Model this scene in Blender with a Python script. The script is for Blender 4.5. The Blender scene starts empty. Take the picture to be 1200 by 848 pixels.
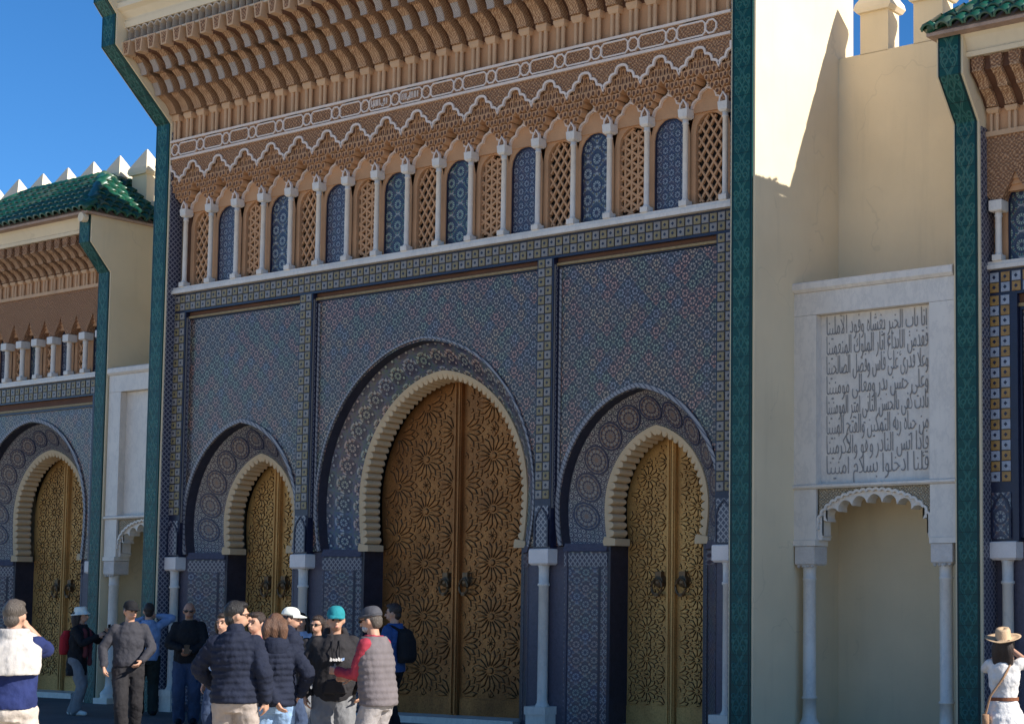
import bpy, math, random
from mathutils import Vector, Matrix, noise
random.seed(7)
PI = math.pi
S = bpy.context.scene
COL = S.collection

# ------------------------------------------------------------ camera, world, sun, exposure
CAM = Vector((15.3906, -16.5920, 1.72))
YAW, PITCH = math.radians(32.9275), math.radians(4.5382)
cam_d = bpy.data.cameras.new('camera')
cam = bpy.data.objects.new('camera', cam_d)
COL.objects.link(cam)
fw = Vector((-math.sin(YAW) * math.cos(PITCH), math.cos(YAW) * math.cos(PITCH), math.sin(PITCH)))
rt = Vector((math.cos(YAW), math.sin(YAW), 0))
up = rt.cross(fw)
cam.matrix_world = Matrix(((rt.x, up.x, -fw.x, CAM.x), (rt.y, up.y, -fw.y, CAM.y), (rt.z, up.z, -fw.z, CAM.z), (0, 0, 0, 1)))
cam_d.sensor_width = 36
cam_d.lens = 1978.0 / 1200 * 36
cam_d.shift_x = (600 - 985) / 1200
cam_d.shift_y = 123 / 1200
cam_d.clip_end = 3000
S.camera = cam

SUN = Vector((1.0, 0.289, 0.70)).normalized()
elev = math.asin(SUN.z)
azim = math.atan2(SUN.x, SUN.y)
W = bpy.data.worlds.new('World')
S.world = W
W.use_nodes = True
wn = W.node_tree
bg = wn.nodes['Background']
sky = wn.nodes.new('ShaderNodeTexSky')
sky.sky_type = 'NISHITA'
sky.sun_disc = False
sky.sun_elevation = elev
sky.sun_rotation = azim
sky.altitude = 2500
sky.air_density = 1.0
sky.dust_density = 0.0
sky.ozone_density = 5.0
hs = wn.nodes.new('ShaderNodeHueSaturation')
hs.inputs['Saturation'].default_value = 1.2
wn.links.new(sky.outputs[0], hs.inputs['Color'])
wn.links.new(hs.outputs[0], bg.inputs[0])
bg.inputs[1].default_value = 0.105
sun_d = bpy.data.lights.new('sun', 'SUN')
sun_d.energy = 5.0
sun_d.angle = math.radians(0.5)
sun_d.color = (1.0, 0.95, 0.87)
sun = bpy.data.objects.new('sun', sun_d)
COL.objects.link(sun)
sun.rotation_euler = SUN.to_track_quat('Z', 'Y').to_euler()
S.view_settings.view_transform = 'Standard'
S.view_settings.look = 'None'
S.view_settings.exposure = 0.7
S.view_settings.gamma = 1
S.view_settings.use_curve_mapping = False
S.render.engine = 'CYCLES'
S.cycles.max_bounces = 6
S.cycles.diffuse_bounces = 4
S.cycles.glossy_bounces = 3


# ------------------------------------------------------------ node expression helper
class X:
    def __init__(s, nt, sock):
        s.nt, s.s = nt, sock

    def op(s, o, b=None, c=None):
        n = s.nt.nodes.new('ShaderNodeMath')
        n.operation = o
        for i, q in enumerate((s, b, c)):
            if q is None:
                continue
            if isinstance(q, X):
                s.nt.links.new(q.s, n.inputs[i])
            else:
                n.inputs[i].default_value = q
        return X(s.nt, n.outputs[0])

    def __add__(s, b): return s.op('ADD', b)
    def __radd__(s, b): return s.op('ADD', b)
    def __sub__(s, b): return s.op('SUBTRACT', b)
    def __rsub__(s, b): return (s * -1) + b
    def __mul__(s, b): return s.op('MULTIPLY', b)
    def __rmul__(s, b): return s.op('MULTIPLY', b)
    def __truediv__(s, b): return s.op('DIVIDE', b)
    def sin(s): return s.op('SINE')
    def cos(s): return s.op('COSINE')
    def abs(s): return s.op('ABSOLUTE')
    def fr(s): return s.op('FRACT')
    def fl(s): return s.op('FLOOR')
    def lt(s, b): return s.op('LESS_THAN', b)
    def gt(s, b): return s.op('GREATER_THAN', b)
    def min(s, b): return s.op('MINIMUM', b)
    def max(s, b): return s.op('MAXIMUM', b)
    def sqrt(s): return s.op('SQRT')
    def atan2(s, b): return s.op('ARCTAN2', b)
    def pw(s, b): return s.op('POWER', b)


class M:
    """one procedural material under construction"""
    def __init__(s, name, rough=0.6, metal=0.0, spec=0.5):
        s.m = bpy.data.materials.new(name)
        s.m.use_nodes = True
        s.nt = s.m.node_tree
        s.b = s.nt.nodes['Principled BSDF']
        s.b.inputs['Roughness'].default_value = rough
        s.b.inputs['Metallic'].default_value = metal
        s.b.inputs['Specular IOR Level'].default_value = spec
        s.tc = s.nt.nodes.new('ShaderNodeTexCoord')

    def xyz(s, which='Object'):
        n = s.nt.nodes.new('ShaderNodeSeparateXYZ')
        s.nt.links.new(s.tc.outputs[which], n.inputs[0])
        return [X(s.nt, o) for o in n.outputs]

    def geo(s):
        n = s.nt.nodes.new('ShaderNodeNewGeometry')
        q = s.nt.nodes.new('ShaderNodeSeparateXYZ')
        s.nt.links.new(n.outputs['Position'], q.inputs[0])
        return [X(s.nt, o) for o in q.outputs]

    def rnd(s):
        n = s.nt.nodes.new('ShaderNodeObjectInfo')
        return X(s.nt, n.outputs['Random'])

    def isl(s):
        n = s.nt.nodes.new('ShaderNodeNewGeometry')
        return X(s.nt, n.outputs['Random Per Island'])

    def noise(s, scale, detail=3, rough=0.55, which='geo', stretch=None):
        n = s.nt.nodes.new('ShaderNodeTexNoise')
        n.inputs['Scale'].default_value = scale
        n.inputs['Detail'].default_value = detail
        n.inputs['Roughness'].default_value = rough
        if which == 'geo':
            g = s.nt.nodes.new('ShaderNodeNewGeometry')
            src = g.outputs['Position']
        else:
            src = s.tc.outputs[which]
        if stretch:
            mp = s.nt.nodes.new('ShaderNodeMapping')
            mp.inputs['Scale'].default_value = stretch
            s.nt.links.new(src, mp.inputs[0])
            src = mp.outputs[0]
        s.nt.links.new(src, n.inputs['Vector'])
        return X(s.nt, n.outputs['Fac'])

    def mix(s, f, a, b):
        n = s.nt.nodes.new('ShaderNodeMix')
        n.data_type = 'RGBA'
        n.clamp_factor = True
        for i, q in ((0, f), (6, a), (7, b)):
            if isinstance(q, X):
                s.nt.links.new(q.s, n.inputs[i])
            elif isinstance(q, (int, float)):
                n.inputs[i].default_value = q
            else:
                n.inputs[i].default_value = (q[0], q[1], q[2], 1)
        return X(s.nt, n.outputs[2])

    def mul(s, f, a, b):
        o = s.mix(f, a, b)
        o.s.node.blend_type = 'MULTIPLY'
        return o

    def ramp(s, f, lo, hi):
        n = s.nt.nodes.new('ShaderNodeMapRange')
        s.nt.links.new(f.s, n.inputs[0])
        n.inputs[1].default_value = lo
        n.inputs[2].default_value = hi
        return X(s.nt, n.outputs[0])

    def out(s, col=None, rough=None, bump=None, strength=0.3, dist=0.01):
        if col is not None:
            if isinstance(col, X):
                s.nt.links.new(col.s, s.b.inputs['Base Color'])
            else:
                s.b.inputs['Base Color'].default_value = (*col, 1)
        if rough is not None:
            s.nt.links.new(rough.s, s.b.inputs['Roughness'])
        if bump is not None:
            n = s.nt.nodes.new('ShaderNodeBump')
            n.inputs['Strength'].default_value = strength
            n.inputs['Distance'].default_value = dist
            s.nt.links.new(bump.s, n.inputs['Height'])
            s.nt.links.new(n.outputs[0], s.b.inputs['Normal'])
        return s.m


def plain(name, c, rough=0.7, metal=0.0, var=0.18, scale=6, bump=0.15, fine=60, dist=0.01, spec=0.4):
    """colour with large and fine mottling and a little relief"""
    m = M(name, rough, metal, spec)
    a = m.noise(scale, 4)
    b = m.noise(fine, 2)
    f = m.ramp(a * 0.65 + b * 0.35, 0.3, 0.7)
    col = m.mix(f, [q * (1 - var) for q in c], [min(1, q * (1 + var)) for q in c])
    return m.out(col, None, b, bump, dist)


def cells(m, u, v, a, b, stag=True):
    """distance and angle to the nearest centre of a (staggered) lattice"""
    pu = ((u / a + 0.5).fr() - 0.5) * a
    pv = ((v / b + 0.5).fr() - 0.5) * b
    d1 = (pu * pu + pv * pv).sqrt()
    if not stag:
        return d1, pv.atan2(pu), pu, pv
    qu = ((u / a).fr() - 0.5) * a
    qv = ((v / b).fr() - 0.5) * b
    d2 = (qu * qu + qv * qv).sqrt()
    s = d1.lt(d2)
    cu = pu * s + qu * (1 - s)
    cv = pv * s + qv * (1 - s)
    return d1.min(d2), cv.atan2(cu), cu, cv


MAT = {}


def zellige(name, a, b, R, pal, k=8, uv=False, ground=(0.1, 0.11, 0.17), stag=True, fine=0.0):
    """cut tile mosaic: rosettes on a lattice, pale grout lines and alternating coloured petals"""
    m = M(name, 0.32, 0, 0.5)
    g = m.xyz('UV' if uv else 'Object')
    u, v = (g[0], g[1]) if uv else (g[0], g[2])
    d, th, cu, cv = cells(m, u, v, a, b, stag)
    r = d / R
    c8 = (th * k).cos()
    c16 = (th * k + r * 2.0).sin()
    dark, mid, light, warm = pal
    col = m.mix(c16.gt(0.2), ground, mid)
    col = m.mix((r - 0.98).abs().lt(0.09), col, light)
    pet = m.mix(c8.gt(0.0), warm, mid)
    col = m.mix(r.lt(0.86), col, pet)
    col = m.mix((c8.abs().lt(0.22)) * r.lt(0.86), col, light)
    col = m.mix((r - 0.56).abs().lt(0.09), col, dark)
    col = m.mix(r.lt(0.44), col, m.mix(c8.gt(0.2), mid, light))
    col = m.mix(r.lt(0.2), col, dark)
    arc = (r - 0.88).abs().lt(0.22) * cv.gt(R * 0.0)
    col = m.mix(arc * 0.85, col, dark)
    w = m.noise(22, 2)
    big = m.noise(1.6, 3)
    if fine:
        d2, t2, _u, _v = cells(m, u + a * 0.25, v + b * 0.25, a / 2, b / 2, False)
        q2 = d2 / (a * 0.2)
        col = m.mix((q2 - 0.62).abs().lt(0.2) * (t2 * 4).cos().gt(-0.2) * r.gt(0.5) * fine, col, dark)
        col = m.mix(q2.lt(0.3) * r.gt(0.45), col, light)
        # every rosette drawn from its own handful of glazes
        tf = 0.6 if k == 6 else 0.4
        hx = ((u - cu) * 41.3 + (v - cv) * 17.7).sin() * 43.7
        hh = hx.fr()
        col = m.mul(hh.lt(0.24) * tf, col, (1.55, 0.88, 0.78))
        col = m.mul(hh.gt(0.82) * tf, col, (0.72, 1.12, 0.92))
        col = m.mul((hh - 0.45).abs().lt(0.09) * tf, col, (1.5, 1.25, 0.9))
        col = m.mul((hh - 0.66).abs().lt(0.07) * tf, col, (0.65, 0.85, 1.35))
    tint = m.noise(9, 1)
    col = m.mix(m.ramp(tint, 0.52, 0.66) * 0.25, col, (0.15, 0.085, 0.075))
    col = m.mix(m.ramp(tint * -1, -0.46, -0.34) * 0.25, col, (0.09, 0.12, 0.10))
    col = m.mix(m.ramp(w * 0.6 + big * 0.4, 0.35, 0.68) * 0.3, col, [q * 0.5 for q in dark])
    return m.out(col, None, c8 * 0.5 + w, 0.12, 0.004)


NAVY = (0.018, 0.024, 0.062)
MAT['field'] = zellige('zellige_field', 0.235, 0.22, 0.112, ((0.012, 0.011, 0.018), (0.125, 0.098, 0.084), (0.41, 0.32, 0.245), (0.21, 0.118, 0.075)), 6, ground=(0.11, 0.08, 0.062), fine=0.85)
MAT['dado'] = zellige('zellige_dado', 0.30, 0.30, 0.145, ((0.016, 0.026, 0.07), (0.095, 0.115, 0.15), (0.30, 0.30, 0.30), (0.18, 0.115, 0.10)), 8)
MAT['dado_uv'] = zellige('zellige_dado_panel', 0.235, 0.21, 0.10, ((0.016, 0.026, 0.07), (0.095, 0.115, 0.15), (0.30, 0.30, 0.30), (0.18, 0.115, 0.10)), 8, True, fine=0.6)
MAT['star_band'] = zellige('zellige_star_band', 0.28, 0.285, 0.125, (NAVY, (0.10, 0.135, 0.13), (0.44, 0.41, 0.36), (0.24, 0.15, 0.085)), 8, True, stag=False, fine=0.9)
MAT['panel_a'] = zellige('zellige_window_blue', 0.20, 0.20, 0.098, (NAVY, (0.075, 0.095, 0.14), (0.40, 0.38, 0.36), (0.17, 0.125, 0.11)), 8)
MAT['panel_b'] = zellige('zellige_window_green', 0.36, 0.31, 0.15, (NAVY, (0.035, 0.13, 0.10), (0.42, 0.40, 0.34), (0.12, 0.10, 0.06)), 12)
MAT['panel_c'] = zellige('zellige_window_star', 0.31, 0.36, 0.15, (NAVY, (0.10, 0.13, 0.155), (0.40, 0.40, 0.37), (0.18, 0.15, 0.08)), 10)


def medallion_mat():
    m = M('zellige_medallion', 0.34)
    u, v, _ = m.xyz('UV')
    r = (u * u + v * v).sqrt()
    th = v.atan2(u)
    a = (th * 12 + (r * 14).sin() * 0.9).cos()
    rings = (r * 19).sin()
    h = m.rnd()
    tone = m.mix(h, (0.155, 0.085, 0.06), (0.11, 0.075, 0.065))
    col = m.mix((a * rings).gt(0.0), tone, (0.22, 0.205, 0.19))
    col = m.mix((rings * 1.3 + a * 0.6).gt(0.85), col, NAVY)
    col = m.mix(((r - 0.55).abs().lt(0.07)) * (a.abs().lt(0.5)), col, (0.30, 0.27, 0.23))
    col = m.mix(r.lt(0.16), col, (0.20, 0.12, 0.09))
    col = m.mix((r - 0.93).abs().lt(0.06), col, NAVY)
    return m.out(col, None, a * rings, 0.15, 0.004)


MAT['medallion'] = medallion_mat()
MAT['med_ground'] = zellige('zellige_tympanum_ground', 0.115, 0.115, 0.055, (NAVY, (0.26, 0.24, 0.22), (0.52, 0.47, 0.40), (0.24, 0.18, 0.14)), 8, True, ground=(0.34, 0.31, 0.27))


def lattice_band():
    m = M('blue_lattice_tile', 0.3)
    x, y, z = m.xyz()
    u = y + x
    a = (((u + z) / 0.085).fr() - 0.5).abs()
    b = (((u - z) / 0.085).fr() - 0.5).abs()
    line = a.min(b)
    col = m.mix(line.lt(0.14), (0.026, 0.028, 0.062), (0.25, 0.235, 0.25))
    return m.out(col)


MAT['lattice'] = lattice_band()


def green_mat():
    m = M('green_glazed_arabesque', 0.42, 0, 0.28)
    x, y, z = m.xyz()
    u = x.abs()
    PZ = 0.36
    w = ((z / PZ).fr() - 0.5) * PZ                      # within one motif
    s1 = (z * (2 * PI / PZ)).sin()
    s2 = (z * (4 * PI / PZ) + 0.6).sin()
    stem = (u - (s1 * 0.042 + 0.062)).abs()
    stem2 = (u - (s2 * 0.022 + 0.030)).abs()
    ring = ((((u - 0.088) * (u - 0.088) + (w - 0.05) * (w - 0.05)).sqrt()) - 0.026).abs()
    ring2 = ((((u - 0.05) * (u - 0.05) + (w + 0.10) * (w + 0.10)).sqrt()) - 0.030).abs()
    eye = ((u * u * 2.2 + w * w * 0.55).sqrt() - 0.034).abs()
    leaf = (((u - 0.10) * (u - 0.10) + (w + 0.02) * (w + 0.02) * 0.4).sqrt() - 0.012)
    d = stem.min(stem2).min(ring).min(ring2).min(eye).min(leaf.max(0.0))
    n = m.noise(60, 2)
    line = 1 - m.ramp(d + (n - 0.5) * 0.006, 0.004, 0.013)
    sp = m.noise(3, 3)
    col = m.mix(line, (0.003, 0.060, 0.050), (0.032, 0.135, 0.112))
    col = m.mix(m.ramp(sp, 0.35, 0.7) * 0.45, col, (0.0, 0.045, 0.055))
    edge = (u - 0.134).abs().lt(0.009)
    col = m.mix(edge, col, (0.0, 0.018, 0.022))
    jt = (((z / PZ).fr() - 0.5).abs()).gt(0.488)
    col = m.mix(jt * 0.8, col, (0.0, 0.015, 0.016))
    return m.out(col, None, line + n * 0.3, 0.5, 0.012)


MAT['green'] = green_mat()


def plaster(name, c, streak=0.25, fine=120, bump=0.25):
    m = M(name, 0.85, 0, 0.25)
    a = m.noise(1.1, 4)
    b = m.noise(fine, 3)
    st = m.noise(3.0, 4, 0.6, 'geo', (2.2, 2.2, 0.22))
    col = m.mix(m.ramp(a, 0.35, 0.68), [q * 0.93 for q in c], [min(1, q * 1.03) for q in c])
    col = m.mix(m.ramp(st, 0.55, 0.85) * streak, col, [q * 0.62 for q in c])
    pt = m.noise(0.45, 5, 0.65)
    col = m.mix(m.ramp(pt, 0.5, 0.62) * 0.10, col, [q * 0.75 for q in c])
    vn = m.nt.nodes.new('ShaderNodeTexVoronoi')
    vn.feature = 'DISTANCE_TO_EDGE'
    vn.inputs['Scale'].default_value = 0.55
    gg = m.nt.nodes.new('ShaderNodeNewGeometry')
    nn = m.nt.nodes.new('ShaderNodeTexNoise')
    nn.inputs['Scale'].default_value = 2.5
    m.nt.links.new(gg.outputs['Position'], nn.inputs['Vector'])
    ad = m.nt.nodes.new('ShaderNodeVectorMath')
    ad.operation = 'MULTIPLY_ADD'
    m.nt.links.new(nn.outputs['Color'], ad.inputs[0])
    ad.inputs[1].default_value = (0.7, 0.7, 0.7)
    m.nt.links.new(gg.outputs['Position'], ad.inputs[2])
    m.nt.links.new(ad.outputs[0], vn.inputs['Vector'])
    crack = X(m.nt, vn.outputs['Distance']).lt(0.006) * m.noise(0.9, 2).gt(0.53)
    col = m.mix(crack * 0.14, col, [q * 0.45 for q in c])
    sp = m.noise(38, 2).gt(0.70)
    col = m.mix(sp * 0.12, col, [q * 0.5 for q in c])
    return m.out(col, None, b + a * 2, bump, 0.006)


MAT['cream'] = plaster('cream_render', (0.76, 0.62, 0.415))
MAT['cream_trim'] = plaster('cream_trim', (0.76, 0.64, 0.46), 0.2)
MAT['arch_plaster'] = plaster('arch_plaster', (0.64, 0.47, 0.285), 0.25)


def carved(name, c, dk, s1=28, rel=0.7):
    """carved stucco: interlaced relief"""
    m = M(name, 0.85, 0, 0.2)
    x, y, z = m.xyz()
    n = m.noise(9, 3)
    n2 = m.noise(13, 2)
    s1 = s1 * 1.5
    x = x + y * 1.2
    a = (x * s1 * 2.4 + n * 11).sin() * (z * s1 * 2.6 + n2 * 11).sin() * 1.1 + (m.noise(s1 * 1.2, 2, 0.5, 'Object') - 0.5) * 1.6
    f = m.ramp(a, -0.5, 0.8)
    col = m.mix(f, dk, c)
    col = m.mix(m.ramp(m.noise(2.2, 3), 0.4, 0.7) * 0.3, col, [q * 0.72 for q in c])
    return m.out(col, None, f, rel, 0.02)


BRN = (0.54, 0.30, 0.158)
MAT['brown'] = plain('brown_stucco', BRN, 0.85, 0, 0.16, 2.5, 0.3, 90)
MAT['brown_dk'] = plain('shade_darkened_wood', (0.12, 0.052, 0.028), 0.8, 0, 0.25, 3, 0.2, 80)  # dark brown, with the shade of recesses and corbel gaps put into the colour
MAT['brown_lt'] = plain('pale_stucco', (0.58, 0.37, 0.22), 0.85, 0, 0.15, 3, 0.3, 90)
MAT['carved'] = carved('carved_stucco', (0.52, 0.295, 0.165), (0.20, 0.095, 0.052))
MAT['carved_pale'] = carved('carved_pale_stucco', (0.56, 0.47, 0.34), (0.22, 0.17, 0.11), 40)
MAT['bracket'] = carved('carved_bracket_stucco', (0.60, 0.38, 0.225), (0.28, 0.145, 0.08), 34, 0.45)
MAT['white_plaster'] = plain('white_stucco', (0.74, 0.62, 0.54), 0.8, 0, 0.12, 5, 0.2)
MAT['bracket_face'] = carved('bracket_face', (0.60, 0.52, 0.46), (0.20, 0.16, 0.15), 60, 0.3)
MAT['frieze'] = plain('frieze_stucco', (0.52, 0.42, 0.32), 0.85, 0, 0.15, 6, 0.2)


def marble_mat():
    m = M('white_marble', 0.4, 0, 0.4)
    n1 = m.noise(1.3, 5, 0.65)
    n2 = m.noise(4.0, 6, 0.7, 'geo', (1, 1, 0.55))
    v = (n2 - 0.5).abs()
    c = (0.76, 0.685, 0.60)
    col = m.mix(m.ramp(n1, 0.35, 0.7), [q * 0.88 for q in c], c)
    col = m.mix((1 - m.ramp(v, 0.0, 0.05)) * 0.28, col, (0.42, 0.39, 0.37))
    st = m.noise(6.0, 4, 0.6, 'geo', (3, 3, 0.25))
    col = m.mix(m.ramp(st, 0.58, 0.85) * 0.3, col, (0.42, 0.37, 0.30))
    return m.out(col, None, n2, 0.05, 0.004)


MAT['marble'] = marble_mat()
MAT['capital'] = plain('carved_capital_stone', (0.60, 0.54, 0.49), 0.55, 0, 0.14, 7, 0.5, 40, 0.015)
MAT['stone'] = plain('weathered_stone', (0.50, 0.45, 0.40), 0.7, 0, 0.2, 6, 0.6, 45, 0.02)


def brass(name, c, c2, metal=0.6):
    m = M(name, 0.5, metal, 0.2)
    a = m.noise(1.4, 4)
    b = m.noise(45, 3)
    st = m.noise(4, 4, 0.6, 'geo', (2, 2, 0.3))
    col = m.mix(m.ramp(a * 0.6 + st * 0.4, 0.36, 0.66), c2, c)
    col = m.mix(m.ramp(b, 0.45, 0.7) * 0.5, col, [q * 0.55 for q in c2])
    pat = m.noise(0.55, 4)
    col = m.mix(m.ramp(pat, 0.5, 0.72) * 0.4, col, [q * 0.35 for q in c2])
    return m.out(col, m.ramp(b, 0.2, 0.8) * 0.25 + m.ramp(pat, 0.4, 0.7) * 0.15 + 0.4, b + m.noise(9, 2) * 1.5, 0.3, 0.008)


MAT['brass_deep'] = brass('copper_brass', (0.46, 0.205, 0.066), (0.26, 0.112, 0.040))
MAT['brass_gold'] = brass('gold_brass', (0.70, 0.40, 0.135), (0.50, 0.265, 0.09), 0.35)
MAT['brass_groove'] = plain('groove_shade', (0.20, 0.085, 0.025), 0.55, 0.6, 0.3, 8)  # darker brass, shade of the grooves put into the colour
MAT['brass_line'] = plain('groove_shade_line', (0.10, 0.045, 0.016), 0.55, 0.5, 0.3, 8)  # dark outline colour paints the shade in the grooves between plates
MAT['iron'] = plain('dark_bronze', (0.15, 0.09, 0.045), 0.45, 0.5, 0.3, 10)
MAT['near_black'] = plain('near_black_coat', (0.030, 0.030, 0.045), 0.4, 0, 0.3, 10, 0.3, 40)  # near-black colour of the arch reveals and door jambs
MAT['plum_tile'] = plain('plum_grey_tile', (0.085, 0.075, 0.10), 0.5, 0, 0.25, 20, 0.4, 60)
MAT['navy'] = plain('navy_tile', (0.014, 0.017, 0.042), 0.35, 0, 0.25, 14, 0.2, 50)
MAT['olive_tile'] = plain('olive_tile', (0.235, 0.18, 0.085), 0.4, 0, 0.25, 9, 0.25, 40)
MAT['pale_tile'] = plain('pale_tile', (0.24, 0.215, 0.195), 0.4, 0, 0.2, 9, 0.2, 40)
MAT['ochre_tile'] = plain('ochre_tile', (0.34, 0.19, 0.055), 0.38, 0, 0.3, 9, 0.3, 40)
MAT['blue_white_tile'] = plain('blue_white_tile', (0.31, 0.33, 0.38), 0.38, 0, 0.25, 12, 0.2, 40)
MAT['gilt'] = plain('gilded_moulding', (0.30, 0.21, 0.095), 0.6, 0, 0.3, 25, 0.3, 30)
MAT['hole'] = plain('dark_void_plate', (0.03, 0.022, 0.018), 0.9, 0, 0.3, 5)  # near-black colour painted in for the unlit space behind the bars


def roof_mat():
    m = M('green_glazed_roof_tile', 0.34, 0, 0.5)
    h = m.rnd()
    n = m.noise(14, 3)
    col = m.mix(h, (0.004, 0.05, 0.028), (0.012, 0.105, 0.058))
    col = m.mix(m.ramp(n, 0.5, 0.75) * 0.7, col, (0.06, 0.07, 0.045))
    col = m.mix(h.gt(0.88) * 0.6, col, (0.10, 0.12, 0.08))
    return m.out(col, None, n, 0.2, 0.01)


MAT['roof'] = roof_mat()
MAT['roof_mortar'] = plain('pink_roof_mortar', (0.42, 0.29, 0.22), 0.9, 0, 0.25, 8, 0.4)


def ground_mat(name, c1, c2, pitch):
    m = M(name, 0.75, 0, 0.3)
    x, y, z = m.geo()
    n = m.noise(0.7, 5)
    f = m.noise(160, 2)
    col = m.mix(m.ramp(n * 0.7 + f * 0.3, 0.35, 0.65), c1, c2)
    jx = ((x / pitch).fr() - 0.5).abs().gt(0.488)
    jy = ((y / pitch).fr() - 0.5).abs().gt(0.488)
    col = m.mix(jx.max(jy) * 0.6, col, [q * 0.45 for q in c1])
    return m.out(col, None, f, 0.3, 0.005)


MAT['ground'] = ground_mat('grey_paving', (0.085, 0.08, 0.075), (0.13, 0.125, 0.12), 0.6)
MAT['plaza'] = ground_mat('pale_plaza_paving', (0.46, 0.39, 0.28), (0.60, 0.51, 0.38), 0.9)


# ------------------------------------------------------------ mesh helpers
class MB:
    def __init__(s):
        s.v, s.f, s.mi, s.uv, s.cur = [], [], [], [], 0

    def add(s, vs, fs, uvs=None):
        o = len(s.v)
        s.v += [tuple(q) for q in vs]
        for f in fs:
            s.f.append([o + i for i in f])
            s.mi.append(s.cur)
            s.uv.append([uvs[i] for i in f] if uvs else None)
        return s

    def box(s, x0, x1, y0, y1, z0, z1):
        vs = [(x0, y0, z0), (x1, y0, z0), (x1, y1, z0), (x0, y1, z0), (x0, y0, z1), (x1, y0, z1), (x1, y1, z1), (x0, y1, z1)]
        return s.add(vs, [(0, 3, 2, 1), (4, 5, 6, 7), (0, 1, 5, 4), (1, 2, 6, 5), (2, 3, 7, 6), (3, 0, 4, 7)])

    def ext_x(s, yz, x0, x1):
        n = len(yz)
        vs = [(x0, y, z) for y, z in yz] + [(x1, y, z) for y, z in yz]
        fs = [list(range(n)), list(range(2 * n - 1, n - 1, -1))]
        fs += [(i, i + n, (i + 1) % n + n, (i + 1) % n) for i in range(n)]
        return s.add(vs, fs)

    def ext_y(s, xz, y0, y1, back=True):
        n = len(xz)
        vs = [(x, y0, z) for x, z in xz] + [(x, y1, z) for x, z in xz]
        fs = [list(range(n))] + ([list(range(2 * n - 1, n - 1, -1))] if back else [])
        fs += [(i, i + n, (i + 1) % n + n, (i + 1) % n) for i in range(n)]
        return s.add(vs, fs)

    def loft(s, rings, cap=True, closed=True):
        n = len(rings[0])
        vs = [p for r in rings for p in r]
        fs = []
        for k in range(len(rings) - 1):
            for i in range(n if closed else n - 1):
                j = (i + 1) % n
                fs.append((k * n + i, k * n + j, (k + 1) * n + j, (k + 1) * n + i))
        if cap and closed:
            fs += [list(range(n - 1, -1, -1)), list(range((len(rings) - 1) * n, len(rings) * n))]
        return s.add(vs, fs)

    def lathe(s, cx, cy, prof, n=16, cz=0.0):
        rings = [[(cx + r * math.cos(2 * PI * i / n), cy + r * math.sin(2 * PI * i / n), cz + z) for i in range(n)] for r, z in prof]
        return s.loft(rings)

    def tube(s, pts, r, n=6):
        pts = [Vector(p) for p in pts]
        rings = []
        for i, p in enumerate(pts):
            t = (pts[min(i + 1, len(pts) - 1)] - pts[max(i - 1, 0)]).normalized()
            a = t.cross(Vector((0, 0, 1)))
            if a.length < 0.05:
                a = t.cross(Vector((1, 0, 0)))
            a.normalize()
            b = t.cross(a)
            rr = r[i] if isinstance(r, (list, tuple)) else r
            rings.append([p + (a * math.cos(2 * PI * k / n) + b * math.sin(2 * PI * k / n)) * rr for k in range(n)])
        return s.loft(rings)

    def ribbon(s, xz, w, y0, y1, closed=False):
        """flat strip of width w following a line in the facade plane"""
        n = len(xz)
        L, R = [], []
        for i in range(n):
            a = xz[(i - 1) % n] if (closed or i) else xz[i]
            b = xz[(i + 1) % n] if (closed or i < n - 1) else xz[i]
            dx, dz = b[0] - a[0], b[1] - a[1]
            q = math.hypot(dx, dz) or 1
            nx, nz = -dz / q, dx / q
            L.append((xz[i][0] + nx * w / 2, xz[i][1] + nz * w / 2))
            R.append((xz[i][0] - nx * w / 2, xz[i][1] - nz * w / 2))
        vs = [(x, y0, z) for x, z in L] + [(x, y0, z) for x, z in R] + [(x, y1, z) for x, z in L] + [(x, y1, z) for x, z in R]
        fs = []
        for i in range(n if closed else n - 1):
            j = (i + 1) % n
            fs += [(i, n + i, n + j, j), (i, j, 2 * n + j, 2 * n + i), (n + i, 3 * n + i, 3 * n + j, n + j)]
        if not closed:
            fs += [(0, 2 * n, 3 * n, n), (n - 1, 2 * n - 1, 4 * n - 1, 3 * n - 1)]
        return s.add(vs, fs)

    def mesh(s, name, mats, smooth=False):
        me = bpy.data.meshes.new(name)
        me.from_pydata(s.v, [], s.f)
        for m in (mats if isinstance(mats, (list, tuple)) else [mats]):
            me.materials.append(m)
        me.polygons.foreach_set('material_index', s.mi)
        if any(s.uv):
            lay = me.uv_layers.new(name='UVMap')
            k = 0
            for u, f in zip(s.uv, s.f):
                for i in range(len(f)):
                    lay.data[k].uv = u[i] if u else (0, 0)
                    k += 1
        if smooth:
            me.polygons.foreach_set('use_smooth', [True] * len(me.polygons))
        me.update()
        bad = bmesh_fix(me)
        return me

    def build(s, name, mats, parent=None, loc=(0, 0, 0), smooth=False, rot=0, kind=None):
        return put(s.mesh(name, mats, smooth), name, parent, loc, rot, kind)


import bmesh


def bmesh_fix(me):
    b = bmesh.new()
    b.from_mesh(me)
    bmesh.ops.recalc_face_normals(b, faces=b.faces)
    b.to_mesh(me)
    b.free()


def put(me, name, parent=None, loc=(0, 0, 0), rot=0, kind=None):
    o = bpy.data.objects.new(name, me)
    COL.objects.link(o)
    o.location = loc
    o.rotation_euler = rot if isinstance(rot, tuple) else (0, 0, rot)
    if parent is not None:
        o.parent = parent
        o.matrix_parent_inverse = WM[parent.name].inverted()
    WM[o.name] = Matrix.LocRotScale(Vector(loc), o.rotation_euler.to_quaternion(), None)
    if kind:
        o['kind'] = kind
    return o


WM = {}      # world matrix of every thing and part, known without a depsgraph update


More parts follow.
